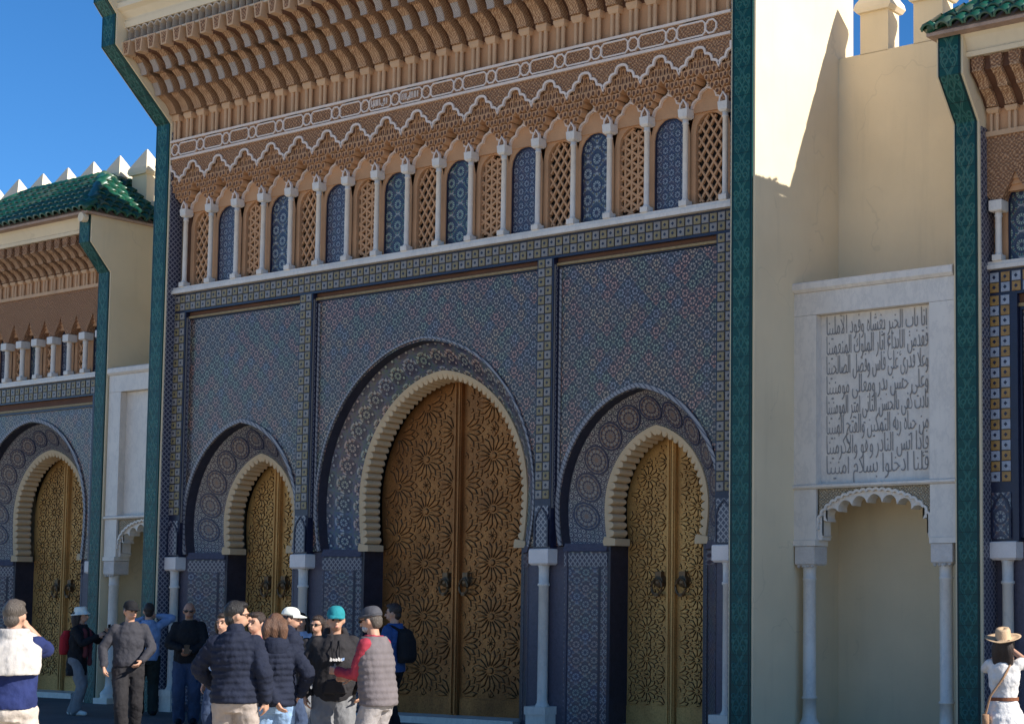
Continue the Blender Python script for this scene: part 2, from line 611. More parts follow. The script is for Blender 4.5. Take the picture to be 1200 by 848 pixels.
def thing(name, label, cat, loc=(0, 0, 0), group=None):
    o = bpy.data.objects.new(name, None)
    COL.objects.link(o)
    o.location = loc
    o.empty_display_size = 0.3
    o['label'], o['category'], o['kind'] = label, cat, 'thing'
    if group:
        o['group'] = group
    WM[o.name] = Matrix.Translation(Vector(loc))
    return o


def tag(o, label, cat, group=None):
    o['label'], o['category'] = label, cat
    if group:
        o['group'] = group
    return o


# ------------------------------------------------------------ ground
g = MB()
g.box(-400, 400, -400, 400, -0.6, 0.0)
o = g.build('ground', MAT['plaza'])
o['kind'] = 'structure'
g = MB()      # darker paved strip along the foot of the gates
g.box(-60, 60, -4.6, 2.0, 0.0, 0.004)
o = g.build('pavement', MAT['ground'])
o['kind'] = 'structure'


# ------------------------------------------------------------ arches
def arch(cx, w, zc, h, zf, wf, n=24):
    """pointed horseshoe, left foot to right foot"""
    e = (h * h - w * w) / (2 * w)
    r = w + e
    amax = math.acos(max(-1, min(1, e / r)))
    right = []
    for i in range(7):
        t = i / 6
        right.append((wf + (w - wf) * (1 - (1 - t) ** 2), zf + (zc - zf) * t))
    for i in range(1, n + 1):
        a = amax * i / n
        right.append((-e + r * math.cos(a), zc + r * math.sin(a)))
    right[-1] = (0, right[-1][1])
    return [(cx - x, z) for x, z in right] + [(cx + x, z) for x, z in right[-2::-1]]


def field_with_arch(mb, pts, x0, x1, zb, zt, y):
    """wall panel x0..x1, zb..zt at depth y with the arch cut out of it"""
    n = len(pts)
    h = n // 2
    cx = pts[h][0]
    zc = max(pts[:h + 1], key=lambda p: -p[0])[1]
    outer = []
    k0 = next(i for i in range(h) if pts[i][1] >= zc - 1e-6)
    m = h - k0
    L1, L2 = zt - zc, cx - x0
    corner = k0 + max(1, round(m * L1 / (L1 + L2)))
    for i in range(h + 1):
        if i <= k0:
            q = (x0, pts[i][1])
        elif i <= corner:
            q = (x0, zc + L1 * (i - k0) / (corner - k0))
        else:
            q = (x0 + L2 * (i - corner) / (h - corner), zt)
        outer.append(q)
    outer[0] = (x0, zb)
    outer += [(2 * cx - x if abs(x1 - (2 * cx - x0)) < 1e-3 else x1 - (x - x0), z) for x, z in outer[h - 1::-1]]
    vs = [(x, y, z) for x, z in pts] + [(x, y, z) for x, z in outer]
    mb.add(vs, [(i, i + 1, n + i + 1, n + i) for i in range(n - 1)])


def sheet(mb, a, b, ya, yb, uv=False, sub=1):
    """surface between curve a at depth ya and curve b at depth yb, UV in metres"""
    n = len(a)
    vs, uvs = [], []
    L = [0]
    for i in range(1, n):
        L.append(L[-1] + math.hypot((a[i][0] + b[i][0] - a[i - 1][0] - b[i - 1][0]) / 2, (a[i][1] + b[i][1] - a[i - 1][1] - b[i - 1][1]) / 2))
    for i in range(n):
        wd = math.hypot(math.hypot(a[i][0] - b[i][0], a[i][1] - b[i][1]), ya - yb)
        for k in range(sub + 1):
            t = k / sub
            vs.append((a[i][0] * (1 - t) + b[i][0] * t, ya * (1 - t) + yb * t, a[i][1] * (1 - t) + b[i][1] * t))
            uvs.append((L[i] - L[-1] / 2, (t - 0.5) * wd))
    q = sub + 1
    mb.add(vs, [(i * q + k, i * q + k + 1, (i + 1) * q + k + 1, (i + 1) * q + k) for i in range(n - 1) for k in range(sub)], uvs if uv else None)
    return L


def resample(pts, n):
    L = [0]
    for i in range(1, len(pts)):
        L.append(L[-1] + math.hypot(pts[i][0] - pts[i - 1][0], pts[i][1] - pts[i - 1][1]))
    out, j = [], 0
    for i in range(n):
        s = L[-1] * i / (n - 1)
        while j < len(pts) - 2 and L[j + 1] < s:
            j += 1
        t = (s - L[j]) / ((L[j + 1] - L[j]) or 1)
        out.append((pts[j][0] + (pts[j + 1][0] - pts[j][0]) * t, pts[j][1] + (pts[j + 1][1] - pts[j][1]) * t))
    return out, L[-1]


def inset(pts, ds):
    n, out = len(pts), []
    for i in range(n):
        a, b = pts[max(i - 1, 0)], pts[min(i + 1, n - 1)]
        dx, dz = b[0] - a[0], b[1] - a[1]
        q = math.hypot(dx, dz) or 1
        d = ds[i] if isinstance(ds, list) else ds
        out.append((pts[i][0] + dz / q * d, pts[i][1] - dx / q * d))
    return out


def portal(root, cx, Y, outer_p, inner_p, nteeth, tymp, brass, star, knock_z, ztop_door, medal=True, clip=None):
    """recessed doorway: dark reveal, splayed mosaic tympanum, scalloped inner arch, two brass leaves"""
    ow, ozc, oh, ozf, owf = outer_p
    iw, izc, ih, izf, iwf = inner_p
    N = 121
    O, _ = resample(arch(cx, ow, ozc, oh, ozf, owf), N)
    I, LI = resample(arch(cx, iw, izc, ih, izf, iwf), N)
    # white rope moulding round the outer arch
    mb = MB()
    R, LR = resample(arch(cx, ow + 0.035, ozc, oh + 0.04, ozf, owf + 0.035), N)
    mb.ribbon(R, 0.055 if medal else 0.03, Y + 0.075, Y + 0.12)
    mb.build('arch_moulding', MAT['rope'], root)
    # dark reveal
    mb = MB()
    O2 = inset(O, 0.012)
    sheet(mb, O, O2, Y + 0.10, Y + 0.25)
    mb.build('arch_reveal', MAT['near_black'], root)
    # splayed tympanum
    mb = MB()
    sheet(mb, O2, I, Y + 0.25, Y + 0.5, True, 4)
    ty = mb.build('tympanum', tymp, root)
    if medal:
        mid = [((a[0] + b[0]) / 2, (a[1] + b[1]) / 2) for a, b in zip(O2, I)]
        ms, LM = resample(mid, N)
        wid = math.hypot(ow - iw, 0.25)
        step = 0.385
        cnt = int((LM - 0.3) / step)
        for k in range(cnt):
            s = LM / 2 + (k - (cnt - 1) / 2) * step
            t0 = s / LM * (N - 1)
            mb = MB()
            rings, vs, uvs = 5, [], []
            nn = 20
            rr = min(0.185, wid * 0.44)

            def at(u, v):
                t = max(0, min(N - 1.001, (t0 + u / LM * (N - 1))))
                i = int(t)
                f = t - i
                a = (O2[i][0] * (1 - f) + O2[i + 1][0] * f, O2[i][1] * (1 - f) + O2[i + 1][1] * f)
                b = (I[i][0] * (1 - f) + I[i + 1][0] * f, I[i][1] * (1 - f) + I[i + 1][1] * f)
                q = 0.5 + v / wid
                return (a[0] * (1 - q) + b[0] * q, Y + 0.25 + 0.25 * q - 0.012, a[1] * (1 - q) + b[1] * q)
            vs.append(at(0, 0)); uvs.append((0, 0))
            fs = []
            for r in range(1, rings + 1):
                for i in range(nn):
                    an = 2 * PI * i / nn
                    vs.append(at(rr * r / rings * math.cos(an), rr * r / rings * math.sin(an)))
                    uvs.append((r / rings * math.cos(an), r / rings * math.sin(an)))
                    j = (i + 1) % nn
                    if r == 1:
                        fs.append((0, 1 + i, 1 + j))
                    else:
                        a0, b0 = 1 + (r - 2) * nn, 1 + (r - 1) * nn
                        fs.append((a0 + i, b0 + i, b0 + j, a0 + j))
            o0 = len(vs)
            for i in range(nn):
                q = vs[1 + (rings - 1) * nn + i]
                vs.append((q[0], q[1] + 0.02, q[2])); uvs.append((0.99, 0))
            fs += [(1 + (rings - 1) * nn + i, o0 + i, o0 + (i + 1) % nn, 1 + (rings - 1) * nn + (i + 1) % nn) for i in range(nn)]
            mb.add(vs, fs, uvs)
            mb.build('medallion', MAT['medallion'], ty)
    # cushion under the tympanum and mosaic dado below the spring line
    zs = ozf
    for sgn in (-1, 1):
        xo, xi = cx + sgn * owf, cx + sgn * iwf
        mb = MB()
        vs = [(xo, Y + 0.14, 0.0), (xi, Y + 0.5, 0.0), (xi, Y + 0.5, zs - 0.08), (xo, Y + 0.14, zs - 0.08)]
        ln = math.hypot(xo - xi, 0.36)
        mb.add(vs, [(0, 1, 2, 3)], [(-ln / 2, 0), (ln / 2, 0), (ln / 2, zs - 0.08), (-ln / 2, zs - 0.08)])
        mb.build('dado_panel', MAT['dado_uv'], root)
        for za, zb_, mt in ((zs - 0.27, zs - 0.10, 'lattice'), (0.0, 0.12, 'navy')):
            mb = MB()
            d = -0.012
            mb.add([(xo, Y + 0.14 + d, za), (xi, Y + 0.5 + d, za), (xi, Y + 0.5 + d, zb_), (xo, Y + 0.14 + d, zb_), (xo, Y + 0.15, za), (xi, Y + 0.51, za), (xi, Y + 0.51, zb_), (xo, Y + 0.15, zb_)],
                   [(0, 1, 2, 3), (0, 1, 5, 4), (3, 2, 6, 7), (0, 3, 7, 4), (1, 2, 6, 5)])
            mb.build('dado_border', MAT[mt], root)
        mb = MB()
        a, b = Vector((xo, Y + 0.14, 0)), Vector((xi, Y + 0.5, 0))
        for t, mt in ((0.80, 0), (0.90, 1)):
            p, q = a.lerp(b, t), a.lerp(b, t + 0.06)
            mb.cur = mt
            mb.add([(p.x, p.y - 0.01, 0), (q.x, q.y - 0.01, 0), (q.x, q.y - 0.01, zs - 0.28), (p.x, p.y - 0.01, zs - 0.28)], [(0, 1, 2, 3)])
        mb.build('dado_edge_strip', [MAT['navy'], MAT['lattice']], root)
        mb = MB()
        x0, x1 = sorted((cx + sgn * owf * 1.0, xi))
        vs = [(xo, Y + 0.10, zs - 0.075), (xi, Y + 0.46, zs - 0.075), (xi, Y + 0.6, zs - 0.075), (xo, Y + 0.3, zs - 0.075),
              (xo, Y + 0.14, zs + 0.03), (xi, Y + 0.5, zs + 0.03), (xi, Y + 0.6, zs + 0.03), (xo, Y + 0.3, zs + 0.03)]
        mb.add(vs, [(0, 1, 2, 3), (4, 5, 6, 7), (0, 1, 5, 4), (1, 2, 6, 5), (2, 3, 7, 6), (3, 0, 4, 7)])
        mb.build('tympanum_cushion', MAT['plum_tile'], root)
        # inner jamb below the inner arch
        mb = MB()
        xa, xb = sorted((xi, xi - sgn * 0.05))
        mb.box(xa, xb, Y + 0.5, Y + 0.9, 0.0, zs)
        mb.build('door_jamb', MAT['near_black'], root)
        mb = MB()
        xa, xb = sorted((xi - sgn * 0.16, xi + sgn * 0.05))
        mb.ext_y([(xa, zs - 0.0), (xb, zs - 0.0), (xb, zs + 0.09), (xa + 0.02, zs + 0.12), (xa - 0.0, zs + 0.06)], Y + 0.46, Y + 0.76)
        mb.build('arch_foot', MAT['arch_plaster'], root)
    # scalloped inner arch
    per = 8
    NT = nteeth * per + 1
    I2, _ = resample(arch(cx, iw, izc, ih, izf + 0.1, iwf), NT)
    ins = [0.062 + 0.062 * abs(math.sin(PI * i / per)) ** 0.7 for i in range(NT)]
    J = inset(I2, ins)
    I3 = inset(I2, 0.05)
    mb = MB()
    sheet(mb, inset(I2, -0.01), I2, Y + 0.52, Y + 0.475)
    sheet(mb, I2, I3, Y + 0.475, Y + 0.475)
    sheet(mb, I3, J, Y + 0.475, Y + 0.495)
    sheet(mb, J, inset(I2, [q + 0.02 for q in ins]), Y + 0.495, Y + 0.745)
    mb.build('scalloped_arch', MAT['arch_plaster'], root)
    # door leaves
    for sgn in (-1, 1):
        D, _ = resample(arch(cx, iw - 0.06, izc, ih - 0.05, izf + 0.1, iwf - 0.05), 61)
        half = D[:31] if sgn < 0 else D[30:]
        wd = iwf - 0.05
        poly = [(cx + sgn * wd, 0.10)] + (half if sgn < 0 else half[::-1]) + [(cx, 0.10)]
        mb = MB()
        mb.ext_y(poly, Y + 0.86, Y + 0.95, False)
        leaf = mb.build('door_leaf', brass, root)
        ros_part(leaf, cx, sgn, wd, iw - 0.06, izc, ih - 0.05, Y + 0.86, brass, star)
        mb = MB()
        xs = sorted((cx + sgn * 0.006, cx + sgn * 0.07))
        mb.box(xs[0], xs[1], Y + 0.80, Y + 0.87, 0.10, izc + ih - 0.06)
        xs = sorted((cx + sgn * 0.022, cx + sgn * 0.052))
        mb.box(xs[0], xs[1], Y + 0.78, Y + 0.81, 0.12, izc + ih - 0.1)
        mb.build('meeting_stile', brass, leaf)
        mb = MB()
        xs = sorted((cx + sgn * 0.09, cx + sgn * (wd - 0.01)))
        mb.box(xs[0], xs[1], Y + 0.835, Y + 0.87, 0.10, 0.34)
        mb.build('kick_plate', brass, leaf)
        # knocker
        kx = cx + sgn * 0.20
        mb = MB()
        mb.lathe(0, 0, [(0.03, -0.09), (0.075, -0.07), (0.085, -0.03), (0.10, 0.0)], 14)
        mb.v = [(x + kx, Y + 0.86 + z, y + knock_z) for x, y, z in mb.v]
        pts = [(kx + 0.085 * math.cos(a), Y + 0.765, knock_z - 0.075 + 0.105 * math.sin(a)) for a in [2 * PI * i / 20 for i in range(20)]]
        mb.tube(pts + pts[:2], 0.018, 6)
        mb.box(kx - 0.03, kx + 0.03, Y + 0.75, Y + 0.80, knock_z - 0.20, knock_z - 0.155)
        mb.box(kx - 0.05, kx + 0.05, Y + 0.79, Y + 0.86, knock_z + 0.02, knock_z + 0.13)
        mb.build('door_knocker', MAT['iron'], leaf)
    mb = MB()
    mb.box(cx - iwf + 0.02, cx + iwf - 0.02, Y + 0.35, Y + 1.0, 0.0, 0.10)
    mb.build('threshold', MAT['marble'], root)
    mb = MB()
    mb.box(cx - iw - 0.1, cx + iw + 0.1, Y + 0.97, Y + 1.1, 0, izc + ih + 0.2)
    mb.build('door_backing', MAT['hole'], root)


def inside_half(x, z, cx, sgn, wd, w, zc, h):
    dx = (x - cx) * sgn
    if dx < 0.095 or z < 0.36:
        return False
    if z < 2.5:
        return dx < wd - 0.015
    if z < zc:
        return dx < w - 0.05
    e = (h * h - w * w) / (2 * w)
    return (dx + e) ** 2 + (z - zc) ** 2 < (w + e - 0.06) ** 2


def ros_part(leaf, cx, sgn, wd, w, zc, h, y, brass, star):
    """strapwork of star rosettes: every star is a sub-part, the small pieces between are joined"""
    du, dv, R, k = star
    filler = MB()
    rows = int((zc + h) / dv) + 2
    cols = int(w / du) + 3
    AX = 1.14
    ok = lambda x, z: inside_half(x, z, cx, sgn, wd, w, zc, h)

    def plate(mb, pl, th):
        c = (sum(p[0] for p in pl) / len(pl), sum(p[1] for p in pl) / len(pl))
        if not all(ok(*p) for p in pl):
            return
        k_ = len(pl)
        rings = [[(p[0], y + 0.002, p[1]) for p in pl],
                 [(c[0] + (p[0] - c[0]) * 0.97, y - 0.005, c[1] + (p[1] - c[1]) * 0.97) for p in pl],
                 [(c[0] + (p[0] - c[0]) * 0.80, y - th * 0.62, c[1] + (p[1] - c[1]) * 0.80) for p in pl],
                 [(c[0] + (p[0] - c[0]) * 0.60, y - th * 0.75, c[1] + (p[1] - c[1]) * 0.60) for p in pl]]
        o0 = len(mb.v)
        mb.cur = 1  # plate sides get the painted groove shade
        mb.loft(rings[:3], cap=False)
        mb.cur = 0
        mb.add([q for r_ in rings[2:] for q in r_], [(a, (a + 1) % k_, k_ + (a + 1) % k_, k_ + a) for a in range(k_)] + [list(range(k_, 2 * k_))])
    for r in range(rows):
        for c in range(-1, cols):
            for ph in (0, 1):
                sx = cx + sgn * (0.09 + (c + 0.5 * ph) * du)
                sz = 0.36 + (r + 0.5 * ph) * dv
                mb = MB()
                plate(mb, [(sx + AX * R * 0.15 * math.cos(2 * PI * i / k), sz + R * 0.15 * math.sin(2 * PI * i / k)) for i in range(k)], 0.03)
                for i in range(k):
                    a = 2 * PI * (i + 0.5) / k
                    ca, sa = math.cos(a), math.sin(a)

                    def P(rr, t):
                        return (sx + AX * R * (rr * ca - t * sa), sz + R * (rr * sa + t * ca))
                    hw = 0.17 * 12 / k
                    plate(mb, [P(0.20, 0), P(0.42, hw * 0.62), P(0.72, hw), P(0.96, 0), P(0.72, -hw), P(0.42, -hw * 0.62)], 0.028)
                if mb.v:
                    mb.build('star_rosette', [brass, MAT['brass_line']], leaf)
                for i in range(k):
                    a = 2 * PI * i / k
                    px, pz = sx + AX * R * 0.98 * math.cos(a), sz + R * 0.98 * math.sin(a)
                    s_ = R * 0.13
                    plate(filler, [(px + s_ * math.cos(a + q), pz + s_ * math.sin(a + q)) for q in (0, PI / 2, PI, 3 * PI / 2)], 0.022)
                for q in range(8):
                    a = 2 * PI * q / 8 + PI / 8
                    px, pz = sx + du * 0.5, sz
                    s_ = min(du, dv) * 0.5 - R * 0.95
                    if s_ < 0.05:
                        s_ = 0.06
                    b0, b1 = a, a + PI / 4
                    plate(filler, [(px + 0.01 * math.cos(a), pz), (px + s_ * math.cos(b0), pz + s_ * math.sin(b0)), (px + s_ * math.cos(b1), pz + s_ * math.sin(b1))], 0.02)
    if filler.v:
        o = filler.build('strapwork_filling', [brass, MAT['brass_line']], leaf)
        o['kind'] = 'stuff'


m = M('rope_moulding', 0.5)
u_, v_, w_ = m.xyz()
st = ((u_ * 1.0 + w_ * 1.0) / 0.075).fr()
MAT['rope'] = m.out(m.mix((st - 0.5).abs().gt(0.33), (0.28, 0.27, 0.275), (0.08, 0.08, 0.105)))


# ------------------------------------------------------------ shared pieces
def column_meshes(h, r, cap_w, cap_h, base_w, base_h, ring=True):
    """round shaft with block capital and plinth; origin at the foot"""
    sh = MB()
    prof = [(r * 1.35, base_h), (r * 1.4, base_h + 0.02), (r * 1.05, base_h + 0.06), (r, base_h + 0.10), (r * 0.97, h - cap_h - 0.28)]
    if ring:
        prof += [(r * 1.18, h - cap_h - 0.27), (r * 1.18, h - cap_h - 0.245), (r * 0.98, h - cap_h - 0.235), (r * 1.02, h - cap_h - 0.03), (r * 1.2, h - cap_h)]
    else:
        prof += [(r, h - cap_h)]
    sh.lathe(0, 0, prof, 16)
    return sh


def bevel_box(mb, x0, x1, y0, y1, z0, z1, b):
    rings = []
    for z, q in ((z0, b), (z0 + b, 0), (z1 - b * 0.4, 0), (z1, b * 0.4)):
        rings.append([(x0 + q, y0 + q, z), (x1 - q, y0 + q, z), (x1 - q, y1 - q, z), (x0 + q, y1 - q, z)])
    mb.loft(rings)
    return mb


def big_columns(root, xs, Y, mx=None):
    sh = column_meshes(2.2, 0.068, 0.005, 0.005, 0.3, 0.33)
    shm = sh.mesh('column', MAT['marble'], True)
    cm = bevel_box(MB(), -0.175, 0.165, -0.04, 0.26, 0, 0.215, 0.025).mesh('capital', MAT['capital2'])
    pm = MB()
    pm.box(-0.17, 0.17, -0.06, 0.30, 0, 0.24)
    pm.box(-0.185, 0.185, -0.075, 0.30, 0.24, 0.345)
    pm = pm.mesh('plinth', MAT['marble'])
    for x in xs:
        c = put(shm, 'column', root, (x, Y + 0.07, 0))
        put(cm, 'capital', c, (x, Y + 0.0, 2.195))
        put(pm, 'plinth', c, (x, Y + 0.0, 0))


MAT['capital2'] = plain('smooth_capital_stone', (0.74, 0.66, 0.61), 0.55, 0, 0.1, 5, 0.25, 50, 0.008)


def tile_squares(root, runs, size, Y, cols, as_parts):
    """two rows of square tiles, chequered; runs = list of (x, z, kind)"""
    half = size / 2 - 0.006
    meshes = []
    for k in (0, 1):
        mb = MB()
        mb.cur = 0
        b = 0.006
        mb.loft([[(-half, 0, -half), (half, 0, -half), (half, 0, half), (-half, 0, half)],
                 [(-half, -b, -half), (half, -b, -half), (half, -b, half), (-half, -b, half)],
                 [(-half + b, -2 * b, -half + b), (half - b, -2 * b, -half + b), (half - b, -2 * b, half - b), (-half + b, -2 * b, half - b)]])
        mb.cur = 1
        q = half * 0.42
        st = []
        for i in range(8):
            a = 2 * PI * i / 8
            rr = q if i % 2 == 0 else q * 0.72
            st.append((rr * math.cos(a), rr * math.sin(a)))
        mb.ext_y(st, -0.015, -0.01, False)
        meshes.append(mb)
    mats = ([MAT[cols[0]], MAT[cols[1]]], [MAT[cols[2]], MAT['navy']])
    if as_parts:
        ms = [mb.mesh('border_tile', mt) for mb, mt in zip(meshes, mats)]
        for x, z, k in runs:
            put(ms[k], 'border_tile', root, (x, Y, z))
        return
    for k in (0, 1):
        big = MB()
        for x, z, kk in runs:
            if kk == k:
                for fi, f in enumerate(meshes[k].f):
                    pass
                o0 = len(big.v)
                big.v += [(p[0] + x, p[1] + Y, p[2] + z) for p in meshes[k].v]
                big.f += [[i + o0 for i in f] for f in meshes[k].f]
                big.mi += meshes[k].mi
                big.uv += [None] * len(meshes[k].f)
        big.build('border_tile_row', mats[k], root, kind='stuff')


def scallop_line(x0, z0, x1, z1, lobes, amp, n=5):
    """rising line of little lobes from a valley to a peak"""
    pts = []
    for k in range(lobes):
        ax, az = x0 + (x1 - x0) * k / lobes, z0 + (z1 - z0) * k / lobes
        bx, bz = x0 + (x1 - x0) * (k + 1) / lobes, z0 + (z1 - z0) * (k + 1) / lobes
        for i in range(n):
            t = i / n
            s = math.sin(PI * t) * amp
            q = math.hypot(bx - ax, bz - az)
            sg = 1 if x1 > x0 else -1
            pts.append((ax + (bx - ax) * t - (bz - az) / q * s * sg, az + (bz - az) * t + abs(bx - ax) / q * s))
    pts.append((x1, z1))
    return pts


def mirror_line(pts, cx):
    return pts + [(2 * cx - x, z) for x, z in pts[-2::-1]]


def arch_top(cx, hw, zb, zs, n=8, k=1.0):
    """polygon with straight sides and a semicircular head"""
    return [(cx - hw, zb), (cx - hw, zs)] + [(cx - hw * math.cos(PI * i / n), zs + hw * k * math.sin(PI * i / n)) for i in range(1, n)] + [(cx + hw, zs), (cx + hw, zb)]


def lattice_window(root, cx, hw, zb, zs, Y, kind):
    """pierced stucco screen: frame with an arched opening, bars crossing a near-black plate that stands for the unlit void"""
    fr = MB()
    zt = zs + hw
    ow = 0.319 if hw > 0.18 else hw + 0.075
    op = arch_top(cx, hw, zb, zs)
    out = [(cx - ow, zb - 0.03), (cx - ow, zs)] + [(cx - ow + 2 * ow * i / 8, zt + 0.12) for i in range(1, 8)] + [(cx + ow, zs), (cx + ow, zb - 0.03)]
    n = len(op)
    vs = [(x, Y - 0.02, z) for x, z in op] + [(x, Y - 0.02, z) for x, z in out] + [(x, Y + 0.06, z) for x, z in op]
    fs = [(i, i + 1, n + i + 1, n + i) for i in range(n - 1)] + [(i, i + 1, 2 * n + i + 1, 2 * n + i) for i in range(n - 1)] + [(0, n - 1, 2 * n - 1, n), (0, n - 1, 3 * n - 1, 2 * n)]
    fr.add(vs, fs)
    w = fr.build('lattice_window', MAT['brown'], root)
    bars = MB()

    def clipseg(p, q):
        # keep the part of the segment inside the arched opening
        pts = []
        for i in range(25):
            t = i / 24
            x, z = p[0] + (q[0] - p[0]) * t, p[1] + (q[1] - p[1]) * t
            ok = abs(x - cx) < hw and z > zb and (z < zs or (x - cx) ** 2 + (z - zs) ** 2 < hw * hw)
            if ok:
                pts.append((x, z))
        return (pts[0], pts[-1]) if len(pts) > 1 else None
    H = zt - zb
    if kind == 0:
        s, tz = hw / 1.9, hw * 0.80
        k = -int(H / tz) - 4
        segs = []
        for i in range(-12, 24):
            for d in (1, -1):
                segs.append(((cx - hw, zb + i * 0.185 - 0.4), (cx + hw, zb + i * 0.185 - 0.4 + d * 2 * hw * 1.42)))
        wd = 0.027
    else:
        segs = []
        for i in range(-12, 26):
            segs.append(((cx - hw, zb + i * 0.135 - 0.2), (cx + hw, zb + i * 0.135 - 0.2 + 2 * hw * 0.6)))
            segs.append(((cx - hw, zb + i * 0.135), (cx + hw, zb + i * 0.135 - 2 * hw * 0.6)))
        for i in range(-3, 4):
            segs.append(((cx + i * 0.11 + 0.055, zb), (cx + i * 0.11 + 0.055, zt)))
        wd = 0.030
    for p, q in segs:
        c = clipseg(p, q)
        if c:
            bars.ribbon([c[0], c[1]], wd, Y + 0.012 + random.random() * 0.004, Y + 0.05)
    bars.build('lattice_bars', MAT['brown'], w)
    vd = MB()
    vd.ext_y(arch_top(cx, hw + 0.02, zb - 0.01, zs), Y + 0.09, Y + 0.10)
    vd.build('dark_void_plate', MAT['hole'], w)


def tile_window(root, cx, hw, zb, zs, Y, mat):
    mb = MB()
    mb.ext_y(arch_top(0, hw, zb, zs), Y, Y + 0.02)
    o = mb.build('mosaic_window', mat, root, (cx, 0, 0))
    fr = MB()
    fr.ribbon(arch_top(0, hw - 0.012, zb, zs), 0.024, Y - 0.012, Y + 0.01)
    fr.build('mosaic_frame', MAT['navy'], o, (cx, 0, 0))
    wl = MB()
    ow = 0.324 if hw > 0.18 else hw + 0.075
    op = arch_top(0, hw, zb, zs)
    out = [(-ow, zb - 0.03), (-ow, zs)] + [(-ow + 2 * ow * i / 8, zs + hw + 0.12) for i in range(1, 8)] + [(ow, zs), (ow, zb - 0.03)]
    n = len(op)
    vs = [(x, Y - 0.03, z) for x, z in op] + [(x, Y - 0.03, z) for x, z in out] + [(x, Y + 0.01, z) for x, z in op]
    wl.add(vs, [(i, i + 1, n + i + 1, n + i) for i in range(n - 1)] + [(i, i + 1, 2 * n + i + 1, 2 * n + i) for i in range(n - 1)])
    wl.build('mosaic_surround', MAT['brown'], o, (cx, 0, 0))


def bracket_mesh(dy, dz, w, white):
    """curved corbel, wall side at y=0, projecting to -dy, rising dz"""
    P = []
    for i in range(11):
        t = i / 10
        y = -dy * (0.26 + 0.74 * t ** 2.0) + (0.035 * dy * math.sin(PI * t * 7) if t > 0.55 else 0)
        P.append((y, dz * t))
    prof = [(0.18, 0.0)] + [(P[0][0], 0.0)] + P[1:] + [(P[-1][0], dz * 1.12), (0.18, dz * 1.12)]
    mb = MB()
    mb.ext_x(prof, -w / 2, w / 2)
    mb.cur = 1
    if white:
        fp = P[0:7]
        rings = []
        for y, z in fp:
            rings.append([(-w * 0.44, y - 0.012, z - 0.004), (w * 0.44, y - 0.012, z - 0.004), (w * 0.44, y + 0.012, z), (-w * 0.44, y + 0.012, z)])
        mb.loft(rings)
    return mb


PALE = [MAT['bracket'], MAT['bracket_face'], MAT['brown_dk']]


def colonnette_mesh(h, w):
    mb = MB()
    for sx in (-0.3, 0.3):
        mb.lathe(sx * w, 0, [(w * 0.17, 0), (w * 0.17, h * 0.8)], 8)
    mb.box(-w * 0.16, w * 0.16, 0.02, 0.08, 0, h * 0.82)
    mb.loft([[(-w * 0.48, -0.03, h * 0.78), (w * 0.48, -0.03, h * 0.78), (w * 0.48, 0.08, h * 0.78), (-w * 0.48, 0.08, h * 0.78)],
             [(-w * 0.62, -0.05, h * 0.9), (w * 0.62, -0.05, h * 0.9), (w * 0.62, 0.08, h * 0.9), (-w * 0.62, 0.08, h * 0.9)],
             [(-w * 0.62, -0.05, h), (w * 0.62, -0.05, h), (w * 0.62, 0.08, h), (-w * 0.62, 0.08, h)]])
    return mb


def pendant_mesh(pitch, z0, zs):
    """stalactite pendant over a column: tiers of small pointed cells that widen upwards"""
    mb = MB()
    tiers = [(0.0, 0.075, 0.11, -0.02), (0.075, 0.155, 0.21, -0.045), (0.155, 0.245, 0.32, -0.07), (0.245, 0.335, 0.41, -0.095), (0.335, 0.435, 0.5, -0.12)]
    for k, (a, b, hw, y) in enumerate(tiers):
        a, b = z0 + a * zs, z0 + b * zs
        W2 = hw * pitch
        n = 1 + 2 * k if k < 3 else 7
        cw = 2 * W2 / n
        for i in range(n):
            x0, x1 = -W2 + i * cw + 0.004, -W2 + (i + 1) * cw - 0.004
            m_ = (x0 + x1) / 2
            dz = (b - a)
            up_ = dz * 0.18 * ((i + k) % 2)
            mb.ext_y([(x0, b), (x0, a + dz * 0.35 + up_), (m_, a - dz * 0.12 + up_), (x1, a + dz * 0.35 + up_), (x1, b)], y - 0.012 * ((i + k) % 2), 0.09, True)
            mb.cur = 1  # dark lozenge on each cell paints the shade of a hollow
            q = cw * 0.24
            mb.ext_y([(m_ - q, b - dz * 0.62), (m_, b - dz * 0.95 + up_), (m_ + q, b - dz * 0.62), (m_ + q, b - dz * 0.3), (m_, b - dz * 0.12), (m_ - q, b - dz * 0.3)], y - 0.012 * ((i + k) % 2) - 0.003, y, False)
            mb.cur = 0
    # upper tiers between the zigzag line, filling to the peaks
    for k, (a, b, lo) in enumerate(((0.435, 0.545, 0.10), (0.545, 0.65, 0.25), (0.65, 0.74, 0.38))):
        a, b = z0 + a * zs, z0 + b * zs
        for sg in (-1, 1):
            n = 4 - k
            wd = (0.5 - lo) * pitch / n
            for i in range(n):
                x0 = sg * (lo * pitch + i * wd + 0.004)
                x1 = sg * (lo * pitch + (i + 1) * wd - 0.004)
                x0, x1 = min(x0, x1), max(x0, x1)
                m_, dz = (x0 + x1) / 2, b - a
                yy = -0.10 + 0.02 * ((i + k) % 2)
                mb.ext_y([(x0, b), (x0, a + dz * 0.25), (m_, a - dz * 0.1), (x1, a + dz * 0.25), (x1, b)], yy, 0.09, True)
                mb.cur = 1  # painted hollow shade on the upper cells too
                q = wd * 0.22
                mb.ext_y([(m_ - q, b - dz * 0.62), (m_, b - dz * 0.9), (m_ + q, b - dz * 0.62), (m_ + q, b - dz * 0.3), (m_, b - dz * 0.12), (m_ - q, b - dz * 0.3)], yy - 0.003, yy, False)
                mb.cur = 0
    return mb


